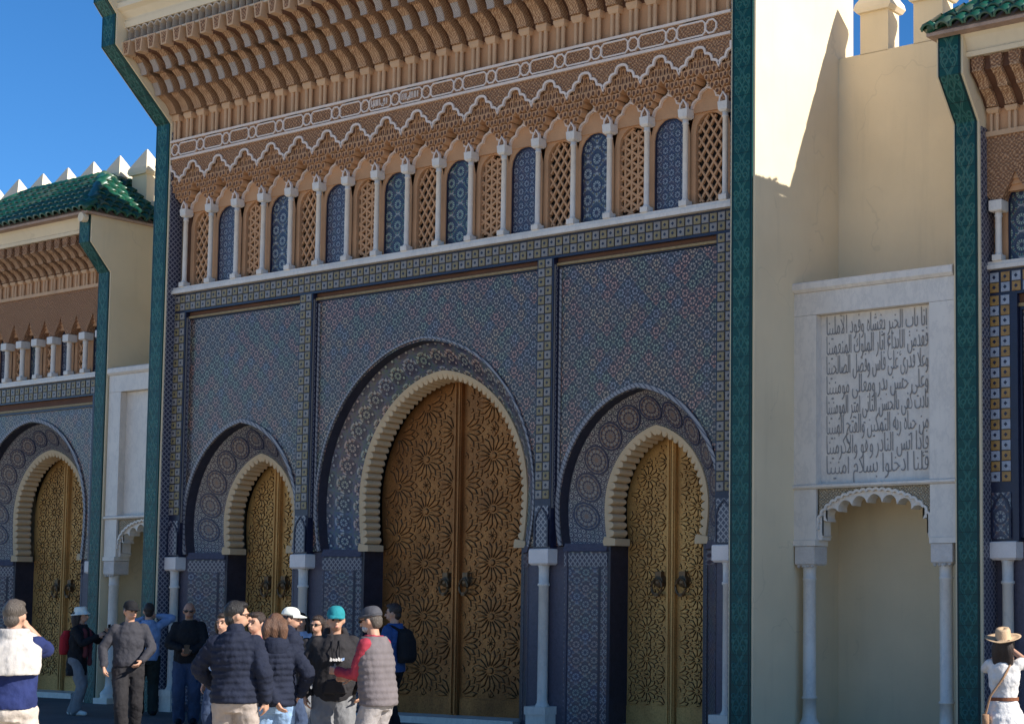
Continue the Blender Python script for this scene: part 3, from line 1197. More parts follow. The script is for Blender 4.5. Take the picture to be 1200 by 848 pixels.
def strapwork(root, xs, pitch, z0, z1, Y, xl, xr):
    """white interlace: rails, long hexagonal cartouches and eight-sided knots"""
    mb = MB()
    w = 0.022
    y0, y1 = Y - 0.02, Y + 0.01
    for z, ww in ((z0 + 0.02, 0.035), (z1 - 0.02, 0.035)):
        mb.ribbon([(xl, z), (xr, z)], ww, y0 - 0.01, y1)
    a, b = z0 + 0.065, z1 - 0.065
    zc = (a + b) / 2
    h = (b - a) / 2
    for x in xs:
        mb.ribbon([(x + h * 0.98 * math.cos(PI / 8 + PI * i / 4), zc + h * 0.98 * math.sin(PI / 8 + PI * i / 4)) for i in range(8)], w, y0, y1, True)
        p = pitch - 2 * h
        cx = x + pitch / 2
        if cx + p / 2 < xr:
            q = h * 0.45
            mb.ribbon([(cx - p / 2 + q, a), (cx - p / 2, a + q * 0.9), (cx - p / 2, b - q * 0.9), (cx - p / 2 + q, b), (cx + p / 2 - q, b), (cx + p / 2, b - q * 0.9), (cx + p / 2, a + q * 0.9), (cx + p / 2 - q, a)], w, y0 + 0.002, y1, True)
            for sg in (-1, 1):
                mb.ribbon([(cx + sg * (p / 2 - q), a - 0.0), (cx, a - 0.028), (cx - sg * (p / 2 - q), a)], w * 0.7, y0 + 0.004, y1)
                mb.ribbon([(cx + sg * (p / 2 - q), b), (cx, b + 0.028), (cx - sg * (p / 2 - q), b)], w * 0.7, y0 + 0.005, y1)
    mb.build('strapwork', MAT['white_plaster'], root)


def squiggle(root, cx, zc, w, h, Y, seed):
    """carved line of flowing script inside a cartouche"""
    r = random.Random(seed)
    mb = MB()
    x = cx - w / 2
    while x < cx + w / 2 - 0.03:
        st = r.random()
        ln = 0.03 + 0.04 * r.random()
        if st < 0.45:
            mb.ribbon([(x, zc - h * 0.3), (x + 0.004, zc + h * 0.42)], 0.013, Y - 0.016, Y)
        else:
            mb.ribbon([(x, zc - h * 0.1), (x + ln * 0.4, zc - h * (0.3 + 0.2 * r.random())), (x + ln, zc - h * 0.15), (x + ln * 1.1, zc + h * 0.1 * r.random())], 0.014, Y - 0.016, Y)
        x += ln * 0.62
    mb.build('carved_script', MAT['white_plaster'], root)


def pilaster(root, x0, x1, prof, back, seglen=0.34):
    """green tiled pier that corbels out at the top; prof = front profile (y, z)"""
    bd = 0.03
    mb = MB()
    mb.ext_x(prof + [(back, prof[-1][1]), (back, prof[0][1])], x0, x1)
    p = mb.build('flank_wall', MAT['cream'], root)
    cx = (x0 + x1) / 2
    hw = (x1 - x0) / 2 - bd
    fm = MB()
    rings = []
    for y, z in prof:
        rings.append([(-hw, y - 0.022, z), (hw, y - 0.022, z), (hw, y + 0.02, z), (-hw, y + 0.02, z)])
    fm.loft(rings)
    fm.build('glazed_tile_facing', MAT['green'], p, (cx, 0, 0))
    return p


def carved_wall(mb, zig, zt, y0, y1):
    """carved stucco field between a zigzag line and a straight top edge"""
    n = len(zig)
    vs = [(x, y0, z) for x, z in zig] + [(x, y0, zt) for x, z in zig] + [(x, y1, z) for x, z in zig]
    mb.add(vs, [(i, i + 1, n + i + 1, n + i) for i in range(n - 1)] + [(i, i + 1, 2 * n + i + 1, 2 * n + i) for i in range(n - 1)])


def runs_border(xs_v, z0, z1, zt, xl, xr, w, h):
    """chequered squares of the vertical strips (left edges xs_v) and of the strip under the sill"""
    r = []
    nz = int((z1 - z0) / h)
    for x in xs_v:
        for j in range(nz):
            for i in (0, 1):
                r.append((x + w * (i + 0.5), z1 - h * (j + 0.5), (i + j) % 2))
    nx = int((xr - xl) / w)
    for i in range(nx):
        for j in (0, 1):
            r.append((xl + (xr - xl) * (i + 0.5) / nx, zt + h * (j + 0.5), (i + j) % 2))
    return r


# ------------------------------------------------------------ central gate
CX = -2.47
gate = thing('palace_gate', 'tall central palace gate with three brass doors, blue mosaic walls and a corbelled stucco cornice', 'gate', (CX, 0.3, 0))
prof = [(-0.15, 0.0), (-0.15, 9.34), (-1.17, 10.36), (-1.17, 10.84), (-1.33, 11.03), (-1.33, 12.1)]
pilaster(gate, -8.415, -8.03, prof, 1.92)
pilaster(gate, 3.13, 3.50, prof, 2.08)
for x0, x1 in ((-8.03, -8.012), (3.112, 3.13)):
    mb = MB()
    mb.box(x0, x1, -0.135, 0.10, 0.0, 9.2)
    mb.build('lattice_tile_strip', MAT['lattice'], gate)
mb = MB()
mb.box(-8.03, 3.13, 1.12, 1.735, 0, 12.05)
mb.box(-8.03, 3.13, 0.32, 1.12, 5.6, 12.05)
mb.build('core_wall', MAT['cream'], gate)
mb = MB()      # tiled roof slope above the cornice
mb.ext_x([(-1.55, 12.1), (-1.50, 12.25), (0.2, 12.9), (1.6, 12.25), (1.6, 12.1)], -8.415, 3.50)
mb.build('roof', MAT['roof'], gate)
# mosaic fields and doors
BAYS = [(-6.41, -7.74, -5.12, (1.31, 2.95, 1.50, 2.45, 1.25), (0.86, 2.95, 1.06, 2.45, 0.82), 34, 'brass_gold', (0.66, 0.40, 0.18, 12), False),
        (CX, -4.72, -0.22, (2.14, 3.15, 2.25, 2.45, 2.05), (1.68, 3.2, 1.82, 2.45, 1.62), 62, 'brass_deep', (1.17, 0.763, 0.315, 16), False),
        (1.47, 0.18, 2.80, (1.31, 2.95, 1.50, 2.45, 1.25), (0.86, 2.95, 1.06, 2.45, 0.82), 34, 'brass_gold', (0.66, 0.40, 0.18, 12), False)]
for cx, fx0, fx1, op, ip, nt, br, star, _ in BAYS:
    big = cx == CX
    if not big:
        fx0, fx1 = cx - 1.385, cx + 1.385
    mb = MB()
    pts, _l = resample(arch(cx, *op), 121)
    field_with_arch(mb, pts, fx0, fx1, 2.45, 6.165, 0.10)
    mb.build('mosaic_field', MAT['field'], gate)
    # frame lines round the field
    mb = MB()
    mb.ribbon([(fx0 + 0.011, 2.45), (fx0 + 0.011, 6.179), (fx1 - 0.011, 6.179), (fx1 - 0.011, 2.45)], 0.02, 0.085, 0.12)
    mb.build('field_line', MAT['navy'], gate)
    mb = MB()
    mb.ribbon([(fx0 + 0.05, 2.9), (fx0 + 0.05, 6.14)], 0.03, 0.08, 0.12)
    mb.build('field_line', MAT['rope'], gate)
    mb = MB()
    mb.box(fx0, fx1, 0.060, 0.12, 6.19, 6.222)
    mb.build('yellow_moulding', MAT['gilt'] if 'gilt' in MAT else MAT['ochre_tile'], gate)
    mb = MB()
    mb.box(fx0, fx1, 0.085, 0.12, 6.222, 6.285)
    mb.build('wooden_soffit', MAT['brown_dk'], gate)
    portal(gate, cx, 0.0, op, ip, nt, MAT['star_band'] if big else MAT['med_ground'], MAT[br], star, 2.0 if big else 1.98, 0, not big)
# piers below, mosaic strips above the capitals
VX = (-8.01, -5.00, -0.20, 2.81)
for k, vx in enumerate(VX):
    xa, xb = ((-8.03, -7.66), (-5.20, -4.50), (-0.44, 0.26), (2.72, 3.13))[k]
    mb = MB()
    mb.box(xa, xb, 0.145, 0.9, 0, 2.44)
    mb.build('pier', MAT['plum_tile'], gate)
    mb = MB()
    xa, xb = vx - 0.015, vx + 0.275
    mb.box(xa, xb, 0.01, 0.5, 2.41, 6.28)
    mb.build('border_backing', MAT['navy'], gate)
    for q_, mt_ in ((0.026, 'pale_tile'), (0.062, 'lattice')):
        mb = MB()
        mb.box(xb - 0.002, xb + 0.006, q_, q_ + 0.022, 2.95, 6.2)
        mb.build('border_line', MAT[mt_], gate)
    mb = MB()
    mb.box(xa + 0.03, xb - 0.03, -0.005, 0.02, 2.44, 2.98)
    pn = mb.build('lattice_panel', MAT['lattice'], gate)
    mb = MB()
    c_ = (xa + xb) / 2
    mb.ribbon([(xa + 0.03, 2.44), (xa + 0.03, 2.78), (xa + 0.07, 2.88), (c_, 2.96), (xb - 0.07, 2.88), (xb - 0.03, 2.78), (xb - 0.03, 2.44)], 0.025, -0.016, 0.0)
    mb.build('panel_arch_line', MAT['navy'], pn)
mb = MB()
mb.box(-8.03, 3.13, 0.012, 0.45, 6.285, 6.585)
mb.build('border_backing', MAT['navy'], gate)
tile_squares(gate, runs_border(VX, 3.02, 6.29, 6.315, -8.01, 3.07, 0.128, 0.124), 0.122, 0.008, ('olive_tile', 'navy', 'pale_tile'), False)
big_columns(gate, (-7.9, -4.86, -0.08, 2.96), 0.0)

# arcade storey
P = 0.6306
XK = [-7.79 + P * k for k in range(18)]
mb = MB()
mb.box(-8.03, 3.13, -0.07, 0.30, 6.59, 6.645)
mb.box(-8.03, 3.13, -0.04, 0.30, 6.645, 6.69)
mb.build('sill', MAT['marble'], gate)
shm = MB()
shm.lathe(0, 0, [(0.050, 0.07), (0.052, 0.085), (0.038, 0.10), (0.036, 0.11), (0.035, 1.06), (0.044, 1.065), (0.044, 1.08), (0.036, 1.09), (0.044, 1.13)], 12)
shm = shm.mesh('arcade_column', MAT['marble'], True)
bsm = bevel_box(MB(), -0.060, 0.060, -0.060, 0.062, 0, 0.075, 0.008).mesh('base', MAT['marble'])
cpm = MB()
cpm.loft([[(-0.048, -0.048, 1.125), (0.048, -0.048, 1.125), (0.048, 0.05, 1.125), (-0.048, 0.05, 1.125)],
          [(-0.068, -0.066, 1.15), (0.068, -0.066, 1.15), (0.068, 0.08, 1.15), (-0.068, 0.08, 1.15)],
          [(-0.074, -0.072, 1.25), (0.074, -0.072, 1.25), (0.074, 0.08, 1.25), (-0.074, 0.08, 1.25)]])
cpm = cpm.mesh('capital', MAT['marble'])
nom = MB()
nom.ribbon([(-0.055, 0), (-0.05, 0.05), (0, 0.12), (0.05, 0.05), (0.055, 0)], 0.022, -0.02, 0.02)
nom.cur = 1
nom.ext_y([(-0.045, 0), (-0.042, 0.05), (0, 0.11), (0.042, 0.05), (0.045, 0)], -0.005, 0.03)
nom = nom.mesh('capital_niche', [MAT['white_plaster'], MAT['carved']])
for x in XK:
    c = put(shm, 'arcade_column', gate, (x, 0.0, 6.69))
    put(bsm, 'base', c, (x, 0.0, 6.69))
    put(cpm, 'capital', c, (x, 0.0, 6.69))
    put(nom, 'capital_niche', c, (x, -0.04, 7.94))
mb = MB()
mb.box(-8.03, 3.13, 0.29, 0.33, 6.69, 8.1)
mb.box(-8.03, -7.83, 0.14, 0.29, 6.69, 8.0)
mb.box(2.97, 3.13, 0.14, 0.29, 6.69, 8.0)
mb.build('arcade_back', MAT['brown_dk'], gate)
mb = MB()
mb.box(-8.03, 3.13, 0.10, 0.33, 8.42, 9.1)
mb.box(-8.03, 3.13, 0.27, 0.33, 7.9, 8.42)
mb.box(-8.03, 3.13, 0.125, 0.27, 7.93, 8.03)
mb.build('stalactite_back', MAT['brown'], gate)
scm = MB()
ln = mirror_line(scallop_line(-P / 2 + 0.06, 7.95, -0.028, 8.185, 2, 0.03) + [(-0.02, 8.20)], 0)
ln = [q for q in ln if True]
scm.ribbon(ln, 0.026, 0.03, 0.075)
scm.lathe(0, 0.05, [(0.012, 8.20), (0.024, 8.225), (0.012, 8.245), (0.022, 8.265), (0.004, 8.29)], 8)
spn = len(scm.v)
scm.cur = 1
scm.ext_y([(ln[0][0], 7.90)] + ln + [(ln[-1][0], 7.90)], 0.07, 0.12)
scm = scm.mesh('scalloped_arch', [MAT['white_plaster'], MAT['brown']])
tm = ['panel_a', 'panel_c', 'panel_a', 'panel_b', 'panel_b', 'panel_a', 'panel_c', 'panel_a']
for k in range(17):
    x = (XK[k] + XK[k + 1]) / 2
    put(scm, 'scalloped_arch', gate, (x, 0, 0))
    if k % 2 == 0:
        lattice_window(gate, x, 0.232, 6.74, 7.66, 0.125, (k // 2) % 2 if k < 14 else (k // 2) % 2)
    else:
        tile_window(gate, x, 0.262, 6.71, 7.645, 0.115, MAT[tm[k // 2]])
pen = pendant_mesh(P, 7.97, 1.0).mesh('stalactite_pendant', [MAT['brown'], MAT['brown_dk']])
for x in XK:
    put(pen, 'stalactite_pendant', gate, (x, 0, 0))
zig = []
for k, x in enumerate(XK):
    if k == 0:
        zig += [(x - P / 2 + i * 0, z) for i, z in ((0, 8.655),)]
    zig += [(2 * x - q[0], q[1]) for q in scallop_line(x, 8.365, x + P / 2, 8.655, 3, 0.036)][::-1][1:]
    zig += scallop_line(x, 8.365, x + P / 2, 8.655, 3, 0.036)[1:]
zig = [(max(-8.02, min(3.12, x)), z) for x, z in zig]
mb = MB()
carved_wall(mb, zig, 8.76, -0.135, 0.1)
mb.build('carved_stucco_field', MAT['carved'], gate)
mb = MB()
mb.ribbon(zig, 0.032, -0.155, -0.12)
mb.build('zigzag_moulding', MAT['white_plaster'], gate)
# inscription band
mb = MB()
mb.box(-8.03, 3.13, -0.14, 0.1, 8.75, 9.04)
mb.build('inscription_band', MAT['carved'], gate)
strapwork(gate, [x - 0.12 for x in XK], P, 8.735, 9.05, -0.14, -8.02, 3.12)
for k in range(17):
    squiggle(gate, XK[k] - 0.12 + P / 2, 8.892, 0.36, 0.13, -0.14, k) if k in (7, 8) else None
# colonnettes and three tiers of corbels
HP = P / 2
mb = MB()
mb.box(-8.03, 3.13, -0.05, 0.1, 9.04, 9.5)
mb.build('colonnette_back', MAT['brown'], gate)
cm = colonnette_mesh(0.42, 0.155).mesh('colonnette', MAT['brown_lt'])
mb = MB()
mb.ext_x([(0.33, 9.45), (-0.06, 9.45), (-0.06, 9.56), (-0.26, 9.80), (-0.52, 10.06), (-0.80, 10.2), (-0.93, 10.22), (-0.93, 10.66), (0.33, 10.66)], -8.03, 3.13)
mb.build('corbel_soffit', MAT['brown_dk'], gate)  # colour darkened to carry the shade between the corbels
B3 = bracket_mesh(0.30, 0.25, 0.165, False).mesh('corbel', PALE)
B2 = bracket_mesh(0.30, 0.30, 0.15, True).mesh('corbel', PALE)
B1 = bracket_mesh(0.32, 0.28, 0.15, True).mesh('corbel', PALE)
n = int((3.10 + 8.0) / HP)
for i in range(n + 1):
    x = -7.945 + HP * i
    put(cm, 'colonnette', gate, (x, -0.105, 9.045))
    put(B3, 'corbel', gate, (x, -0.12, 9.47))
    put(B2, 'corbel', gate, (x, -0.38, 9.71))
    put(B1, 'corbel', gate, (x, -0.64, 9.97))
# arcaded frieze
pd = MB()
w = 0.10
pd.ext_y([(-w, 10.42), (-w * 0.62, 10.20), (w * 0.62, 10.20), (w, 10.42)], -1.06, -0.92)
pd.cur = 1
pd.ext_y([(-w * 0.6, 10.395), (-w * 0.34, 10.225), (w * 0.34, 10.225), (w * 0.6, 10.395)], -1.064, -1.06, False)
pd = pd.mesh('frieze_pendant', [MAT['brown_lt'], MAT['carved']])
na = MB()
na.ribbon([(-HP / 4, 10.42), (-HP / 4, 10.58), (-HP / 8, 10.625), (0, 10.64), (HP / 8, 10.625), (HP / 4, 10.58), (HP / 4, 10.42)], 0.022, -1.02, -0.92)
na.cur = 1
na.ext_y([(-HP / 8 * 0.7, 10.44), (-HP / 8 * 0.7, 10.56), (0, 10.60), (HP / 8 * 0.7, 10.56), (HP / 8 * 0.7, 10.44)], -0.95, -0.90)
na = na.mesh('frieze_niche', [MAT['frieze'], MAT['brown_dk']])
for i in range(n + 1):
    x = -7.945 + HP * i
    put(pd, 'frieze_pendant', gate, (x, 0, 0))
    for s_ in (-0.25, 0.25):
        put(na, 'frieze_niche', gate, (x + s_ * HP, 0, 0))
mb = MB()
mb.box(-8.03, 3.13, -1.045, -0.9, 10.405, 10.432)
mb.build('frieze_rail', MAT['frieze'], gate)
mb = MB()
mb.ext_x([(0.3, 10.65), (-1.03, 10.65), (-1.05, 10.74), (-1.01, 10.75), (-1.02, 10.80), (-1.10, 10.88), (-1.18, 10.92), (-1.18, 11.0), (-1.12, 11.02), (-1.14, 11.5), (-1.25, 11.7), (-1.25, 12.08), (0.3, 12.08)], -8.03, 3.13)
mb.build('cornice', MAT['cream_trim'], gate)


# ------------------------------------------------------------ side gates
def side_gate(cx, label, tiles_x, boss, cols):
    root = thing('palace_gate', label, 'gate', (cx, 1.0, 0), 'smaller gates flanking the central gate')
    Y = 0.87
    xl, xr = cx - 2.60, cx + 2.60
    prof = [(0.67, 0.0), (0.67, 7.36), (0.28, 7.83), (0.28, 8.30)]
    pilaster(root, xl - 0.05, xl + 0.30, prof, 1.74)
    pilaster(root, xr - 0.30, xr + 0.05, prof, 1.74)
    il, ir = xl + 0.30, xr - 0.30
    for x0, x1 in ((il, il + 0.012), (ir - 0.012, ir)):
        mb = MB()
        mb.box(x0, x1, 0.70, 1.0, 0, 7.3)
        mb.build('lattice_tile_strip', MAT['lattice'], root)
    mb = MB()
    mb.box(il, ir, 1.98, 2.2, 0, 8.3)
    mb.box(il, ir, 1.14, 1.98, 5.1, 8.3)
    mb.build('core_wall', MAT['cream'], root)
    op, ip = (1.66, 3.2, 1.74, 2.45, 1.60), (1.13, 3.25, 1.22, 2.45, 1.08)
    fx0, fx1 = cx - 1.93, cx + 1.93
    mb = MB()
    pts, _l = resample(arch(cx, *op), 121)
    field_with_arch(mb, pts, fx0, fx1, 2.45, 5.12, Y + 0.10)
    mb.build('mosaic_field', MAT['field'], root)
    mb = MB()
    mb.ribbon([(fx0 + 0.02, 2.45), (fx0 + 0.02, 5.13), (fx1 - 0.02, 5.13), (fx1 - 0.02, 2.45)], 0.04, Y + 0.06, Y + 0.12)
    mb.build('field_line', MAT['navy'], root)
    mb = MB()
    mb.ribbon([(fx0 + 0.09, 2.9), (fx0 + 0.09, 5.05)], 0.075, Y + 0.075, Y + 0.12)
    mb.build('field_line', MAT['rope'], root)
    mb = MB()
    mb.ribbon([(fx1 - 0.09, 2.9), (fx1 - 0.09, 5.05)], 0.075, Y + 0.075, Y + 0.12)
    mb.build('field_line', MAT['rope'], root)
    mb = MB()
    mb.box(fx0, fx1, Y + 0.05, Y + 0.12, 5.15, 5.19)
    mb.build('yellow_moulding', MAT['gilt'], root)
    mb = MB()
    mb.box(fx0, fx1, Y + 0.075, Y + 0.12, 5.19, 5.30)
    mb.build('wooden_soffit', MAT['brown_dk'], root)
    portal(root, cx, Y, op, ip, 44, MAT['med_ground'], MAT['brass_gold'], (0.66, 0.40, 0.18, 12), 1.98, 0, True)
    vx = (il + 0.005, ir - 0.295)
    for k, v in enumerate(vx):
        mb = MB()
        xa, xb = (il, cx - 1.55) if k == 0 else (cx + 1.55, ir)
        mb.box(xa, xb, Y + 0.145, Y + 0.9, 0, 2.44)
        mb.build('pier', MAT['plum_tile'], root)
        mb = MB()
        xa, xb = (il, fx0) if k == 0 else (fx1, ir)
        mb.box(xa, xb, Y + 0.01, Y + 0.3, 2.41, 5.30)
        mb.build('border_backing', MAT['navy'], root)
        mb = MB()
        mb.box(v + 0.02, v + 0.27, Y - 0.005, Y + 0.02, 2.44, 2.98)
        pn = mb.build('lattice_panel', MAT['dado'], root)
        mb = MB()
        mb.ribbon([(v + 0.03, 2.44), (v + 0.03, 2.78), (v + 0.07, 2.88), (v + 0.145, 2.96), (v + 0.22, 2.88), (v + 0.26, 2.78), (v + 0.26, 2.44)], 0.025, Y - 0.016, Y)
        mb.build('panel_arch_line', MAT['navy'], pn)
    mb = MB()
    mb.box(il, ir, Y + 0.012, Y + 0.3, 5.30, 5.60)
    mb.build('border_backing', MAT['navy'], root)
    runs = runs_border(vx, 3.02, 5.30, 5.33, il + 0.005, ir - 0.005, 0.14, 0.122)
    near = sorted(runs, key=lambda q: abs(q[0] - tiles_x))
    tile_squares(root, near[:200], 0.126, Y + 0.008, cols, True)
    tile_squares(root, near[200:], 0.126, Y + 0.008, cols, False)
    big_columns(root, (cx - 2.11, cx + 2.11), Y)
    # arcade
    mb = MB()
    mb.box(il, ir, Y - 0.06, Y + 0.3, 5.605, 5.655)
    mb.box(il, ir, Y - 0.03, Y + 0.3, 5.655, 5.70)
    mb.build('sill', MAT['marble'], root)
    xs = [cx + 0.48 * (k - 4.5) for k in range(10)]
    sh = MB()
    sh.lathe(0, 0, [(0.056, 0.05), (0.058, 0.07), (0.043, 0.09), (0.041, 0.10), (0.040, 0.52), (0.050, 0.54), (0.042, 0.56), (0.048, 0.60)], 12)
    sh = sh.mesh('arcade_column', MAT['marble'], True)
    cp = bevel_box(MB(), -0.085, 0.085, -0.085, 0.09, 0.585, 0.72, 0.015).mesh('capital', MAT['marble'])
    for x in xs:
        c = put(sh, 'arcade_column', root, (x, Y, 5.70))
        put(bsm, 'base', c, (x, Y, 5.70))
        put(cp, 'capital', c, (x, Y, 5.70))
    for k in range(-1, 10):
        x = cx + 0.48 * (k - 4)
        if k in (-1, 9):
            x += 0.03 if k < 0 else -0.03
        if k % 2 == 1 or k in (-1, 9):
            lattice_window(root, x, 0.13 if k in (-1, 9) else 0.16, 5.76, 6.45, Y + 0.12, 0)
        else:
            tile_window(root, x, 0.165, 5.73, 6.42, Y + 0.12, MAT['panel_a' if k % 4 else 'panel_b'])
    mb = MB()
    mb.box(il, ir, Y + 0.24, Y + 0.28, 5.70, 7.2)
    mb.build('arcade_back', MAT['brown_dk'], root)
    mb = MB()
    mb.box(il, ir, Y + 0.20, Y + 0.238, 6.62, 7.2)
    mb.box(il, ir, Y + 0.150, Y + 0.198, 6.50, 6.92)
    mb.build('stalactite_back', MAT['brown'], root)
    # carved stucco with pointed recesses over each bay
    mb = MB()
    zg = []
    for k, x in enumerate(xs):
        a = [(x - 0.075, 6.43), (x + 0.075, 6.43)]
        zg += a
        if k < 9:
            m_ = x + 0.24
            zg += [(x + 0.10, 6.50), (x + 0.15, 6.58), (x + 0.19, 6.64), (m_, 6.75), (m_ + 0.05, 6.64), (m_ + 0.09, 6.58), (m_ + 0.14, 6.50)]
    zg = [(il, 6.5)] + zg + [(ir, 6.5)]
    carved_wall(mb, zg, 7.20, Y - 0.04, Y + 0.24)
    mb.build('carved_stucco_field', MAT['carved'], root)
    for x in xs[:-1]:
        mb = MB()
        m_ = x + 0.24
        for j, (q, zq) in enumerate(((0.15, 6.58), (0.11, 6.65), (0.06, 6.71))):
            mb.ext_y([(m_ - q, zq - 0.05), (m_ + q, zq - 0.05), (m_ + q * 0.6, zq + 0.07), (m_ - q * 0.6, zq + 0.07)], Y - 0.01 + 0.025 * (2 - j), Y + 0.2)
        mb.build('stalactite_recess', MAT['brown'], root)
    mb = MB()
    mb.box(il, ir, Y - 0.07, Y + 0.2, 7.19, 7.25)
    mb.build('moulding', MAT['brown_lt'], root)
    mb = MB()
    mb.box(il, ir, Y - 0.02, Y + 0.2, 7.25, 7.60)
    mb.build('colonnette_back', MAT['brown'], root)
    cmm = colonnette_mesh(0.27, 0.13).mesh('colonnette', MAT['brown_lt'])
    b2 = bracket_mesh(0.24, 0.17, 0.125, False).mesh('corbel', PALE)
    b1 = bracket_mesh(0.24, 0.17, 0.125, False).mesh('corbel', PALE)
    mb = MB()
    mb.ext_x([(Y + 0.2, 7.52), (Y - 0.03, 7.52), (Y - 0.2, 7.72), (Y - 0.38, 7.86), (Y - 0.42, 7.88), (Y - 0.42, 8.05), (Y + 0.2, 8.05)], il, ir)
    mb.build('corbel_soffit', MAT['brown_dk'], root)
    fp = MB()
    fp.ext_y([(-0.075, 8.03), (-0.075, 7.93), (-0.05, 7.86), (0.05, 7.86), (0.075, 7.93), (0.075, 8.03)], Y - 0.47, Y - 0.40)
    fp = fp.mesh('frieze_pendant', MAT['carved'])
    n = int((ir - il) / 0.24)
    for i in range(n):
        x = il + (ir - il) * (i + 0.5) / n
        put(cmm, 'colonnette', root, (x, Y - 0.05, 7.25))
        put(b2, 'corbel', root, (x, Y - 0.06, 7.53))
        put(b1, 'corbel', root, (x, Y - 0.24, 7.69))
        put(fp, 'frieze_pendant', root, (x, 0, 0))
    mb = MB()
    mb.ext_x([(1.2, 8.04), (Y - 0.50, 8.04), (Y - 0.52, 8.09), (Y - 0.48, 8.11), (Y - 0.55, 8.25), (Y - 0.60, 8.31), (1.2, 8.31)], il, ir)
    mb.build('cornice', MAT['cream_trim'], root)
    # hipped roof of green half-round tiles
    ex0, ex1, ey, ez = xl - 0.11, xr + 0.11, 0.14, 8.33
    px0, px1, py, pz = ex0 + 1.45, ex1 - 1.45, 1.36, 9.32
    mb = MB()
    V = [(ex0, ey, ez), (ex1, ey, ez), (ex1, 2.2, ez), (ex0, 2.2, ez), (px0, py, pz), (px1, py, pz), (ex0, ey, ez - 0.04), (ex1, ey, ez - 0.04), (ex1, 2.2, ez - 0.04), (ex0, 2.2, ez - 0.04), (px0, 2.2, pz), (px1, 2.2, pz)]
    mb.add(V, [(0, 1, 5, 4), (1, 2, 11, 5), (3, 0, 4, 10), (4, 5, 11, 10), (6, 7, 1, 0), (8, 9, 3, 2), (7, 8, 2, 1), (9, 6, 0, 3), (9, 8, 7, 6), (2, 3, 10, 11)])
    roof = mb.build('roof', MAT['roof_mortar'], root)
    # one half-round tile, local x across, y down-slope length
    tl = MB()
    L, r0, r1 = 0.30, 0.084, 0.070
    rings = []
    for yy, rr, lift in ((0, r0, 0.022), (-0.0, r0 + 0.012, 0.022), (L, r1, 0.0)):
        rings.append([(rr * math.cos(a), yy, rr * math.sin(a) + lift) for a in [PI * q / 6 for q in range(7)]])
    rings[0] = [(x * 0.8, y, z * 0.8) for x, y, z in rings[0]]
    tl.loft(rings, False, False)
    tl.add([(-r0, 0, 0.0), (r0, 0, 0.0), (0, 0, r0 + 0.02)], [])
    tmesh = tl.mesh('roof_tile', MAT['roof'], True)
    joined = MB()
    cand = []

    def slope(p0, ux, uy_, nrow, ncol, lim):
        pass
    pitch = 0.19
    # front slope
    dirv = Vector((0, py - ey, pz - ez))
    ln_ = dirv.length
    dv = dirv.normalized()
    rowL = 0.25
    for c in range(int((ex1 - ex0) / pitch) + 1):
        x = ex0 + 0.05 + c * pitch
        t_end = min(1.0, (x - ex0) / 1.45, (ex1 - x) / 1.45) * ln_
        k = 0
        while k * rowL < max(t_end, 0.12):
            q = Vector((x, ey - 0.03, ez)) + dv * (k * rowL)
            cand.append((q, Matrix((Vector((1, 0, 0)), dv, Vector((1, 0, 0)).cross(dv))).transposed(), k == 0))
            k += 1
    # hip slopes
    for sg, exx, pxx in ((1, ex0, px0), (-1, ex1, px1)):
        d2 = Vector((pxx - exx, 0, pz - ez))
        l2 = d2.length
        d2.normalize()
        for c in range(11):
            y = ey + 0.05 + c * pitch
            if y > 2.1:
                break
            t_end = min(1.0, (y - ey) / (py - ey)) * l2
            k = 0
            while k * rowL < max(t_end, 0.12):
                q = Vector((exx - sg * 0.03, y, ez)) + d2 * (k * rowL)
                ax = Vector((0, -sg, 0))
                cand.append((q, Matrix((ax, d2, ax.cross(d2))).transposed(), k == 0))
                k += 1
    cand.sort(key=lambda q: abs(q[0].x - tiles_x))
    for i, (q, R, eave) in enumerate(cand):
        R3 = R @ Matrix.Rotation((random.random() - 0.5) * 0.05, 3, 'Z')
        if i < 260:
            o = put(tmesh, 'roof_tile', roof, tuple(q), tuple(R3.to_euler()))
        else:
            o0 = len(joined.v)
            joined.v += [tuple(R3 @ Vector(p) + q) for p in tl.v]
            joined.f += [[a + o0 for a in f] for f in tl.f]
            joined.mi += [0] * len(tl.f)
            joined.uv += [None] * len(tl.f)
    if joined.v:
        joined.build('roof_tile_run', MAT['roof'], roof, smooth=True, kind='stuff')
    # hip and ridge caps, eave edge
    mb = MB()
    for sx, ex, px in ((1, ex0, px0), (-1, ex1, px1)):
        mb.tube([Vector((ex, ey, ez + 0.05)).lerp(Vector((px, py, pz + 0.05)), t / 8) for t in range(9)], [0.075 + 0.012 * (t % 2) for t in range(9)], 8)
    mb.tube([(px0, py, pz + 0.05), (px1, py, pz + 0.05)], 0.08, 8)
    mb.build('ridge_tile', MAT['roof'], roof, smooth=True)
    if boss:
        mb = MB()
        mb.lathe(0, 0, [(0.001, -0.05), (0.08, -0.05), (0.085, 0.0), (0.08, 0.05), (0.001, 0.05)], 14)
        mb.v = [(x + ex1 - 0.14, z + ey + 0.03, y + ez - 0.10) for x, y, z in mb.v]
        mb.build('eave_boss', MAT['cream_trim'], roof)
    return root


side_gate(-13.40, 'smaller palace gate at the left with a green tiled hip roof and one brass door', -11.2, True, ('olive_tile', 'navy', 'pale_tile'))
side_gate(8.46, 'smaller palace gate at the right edge with ochre and white chequered tile border', 6.2, False, ('ochre_tile', 'navy', 'blue_white_tile'))


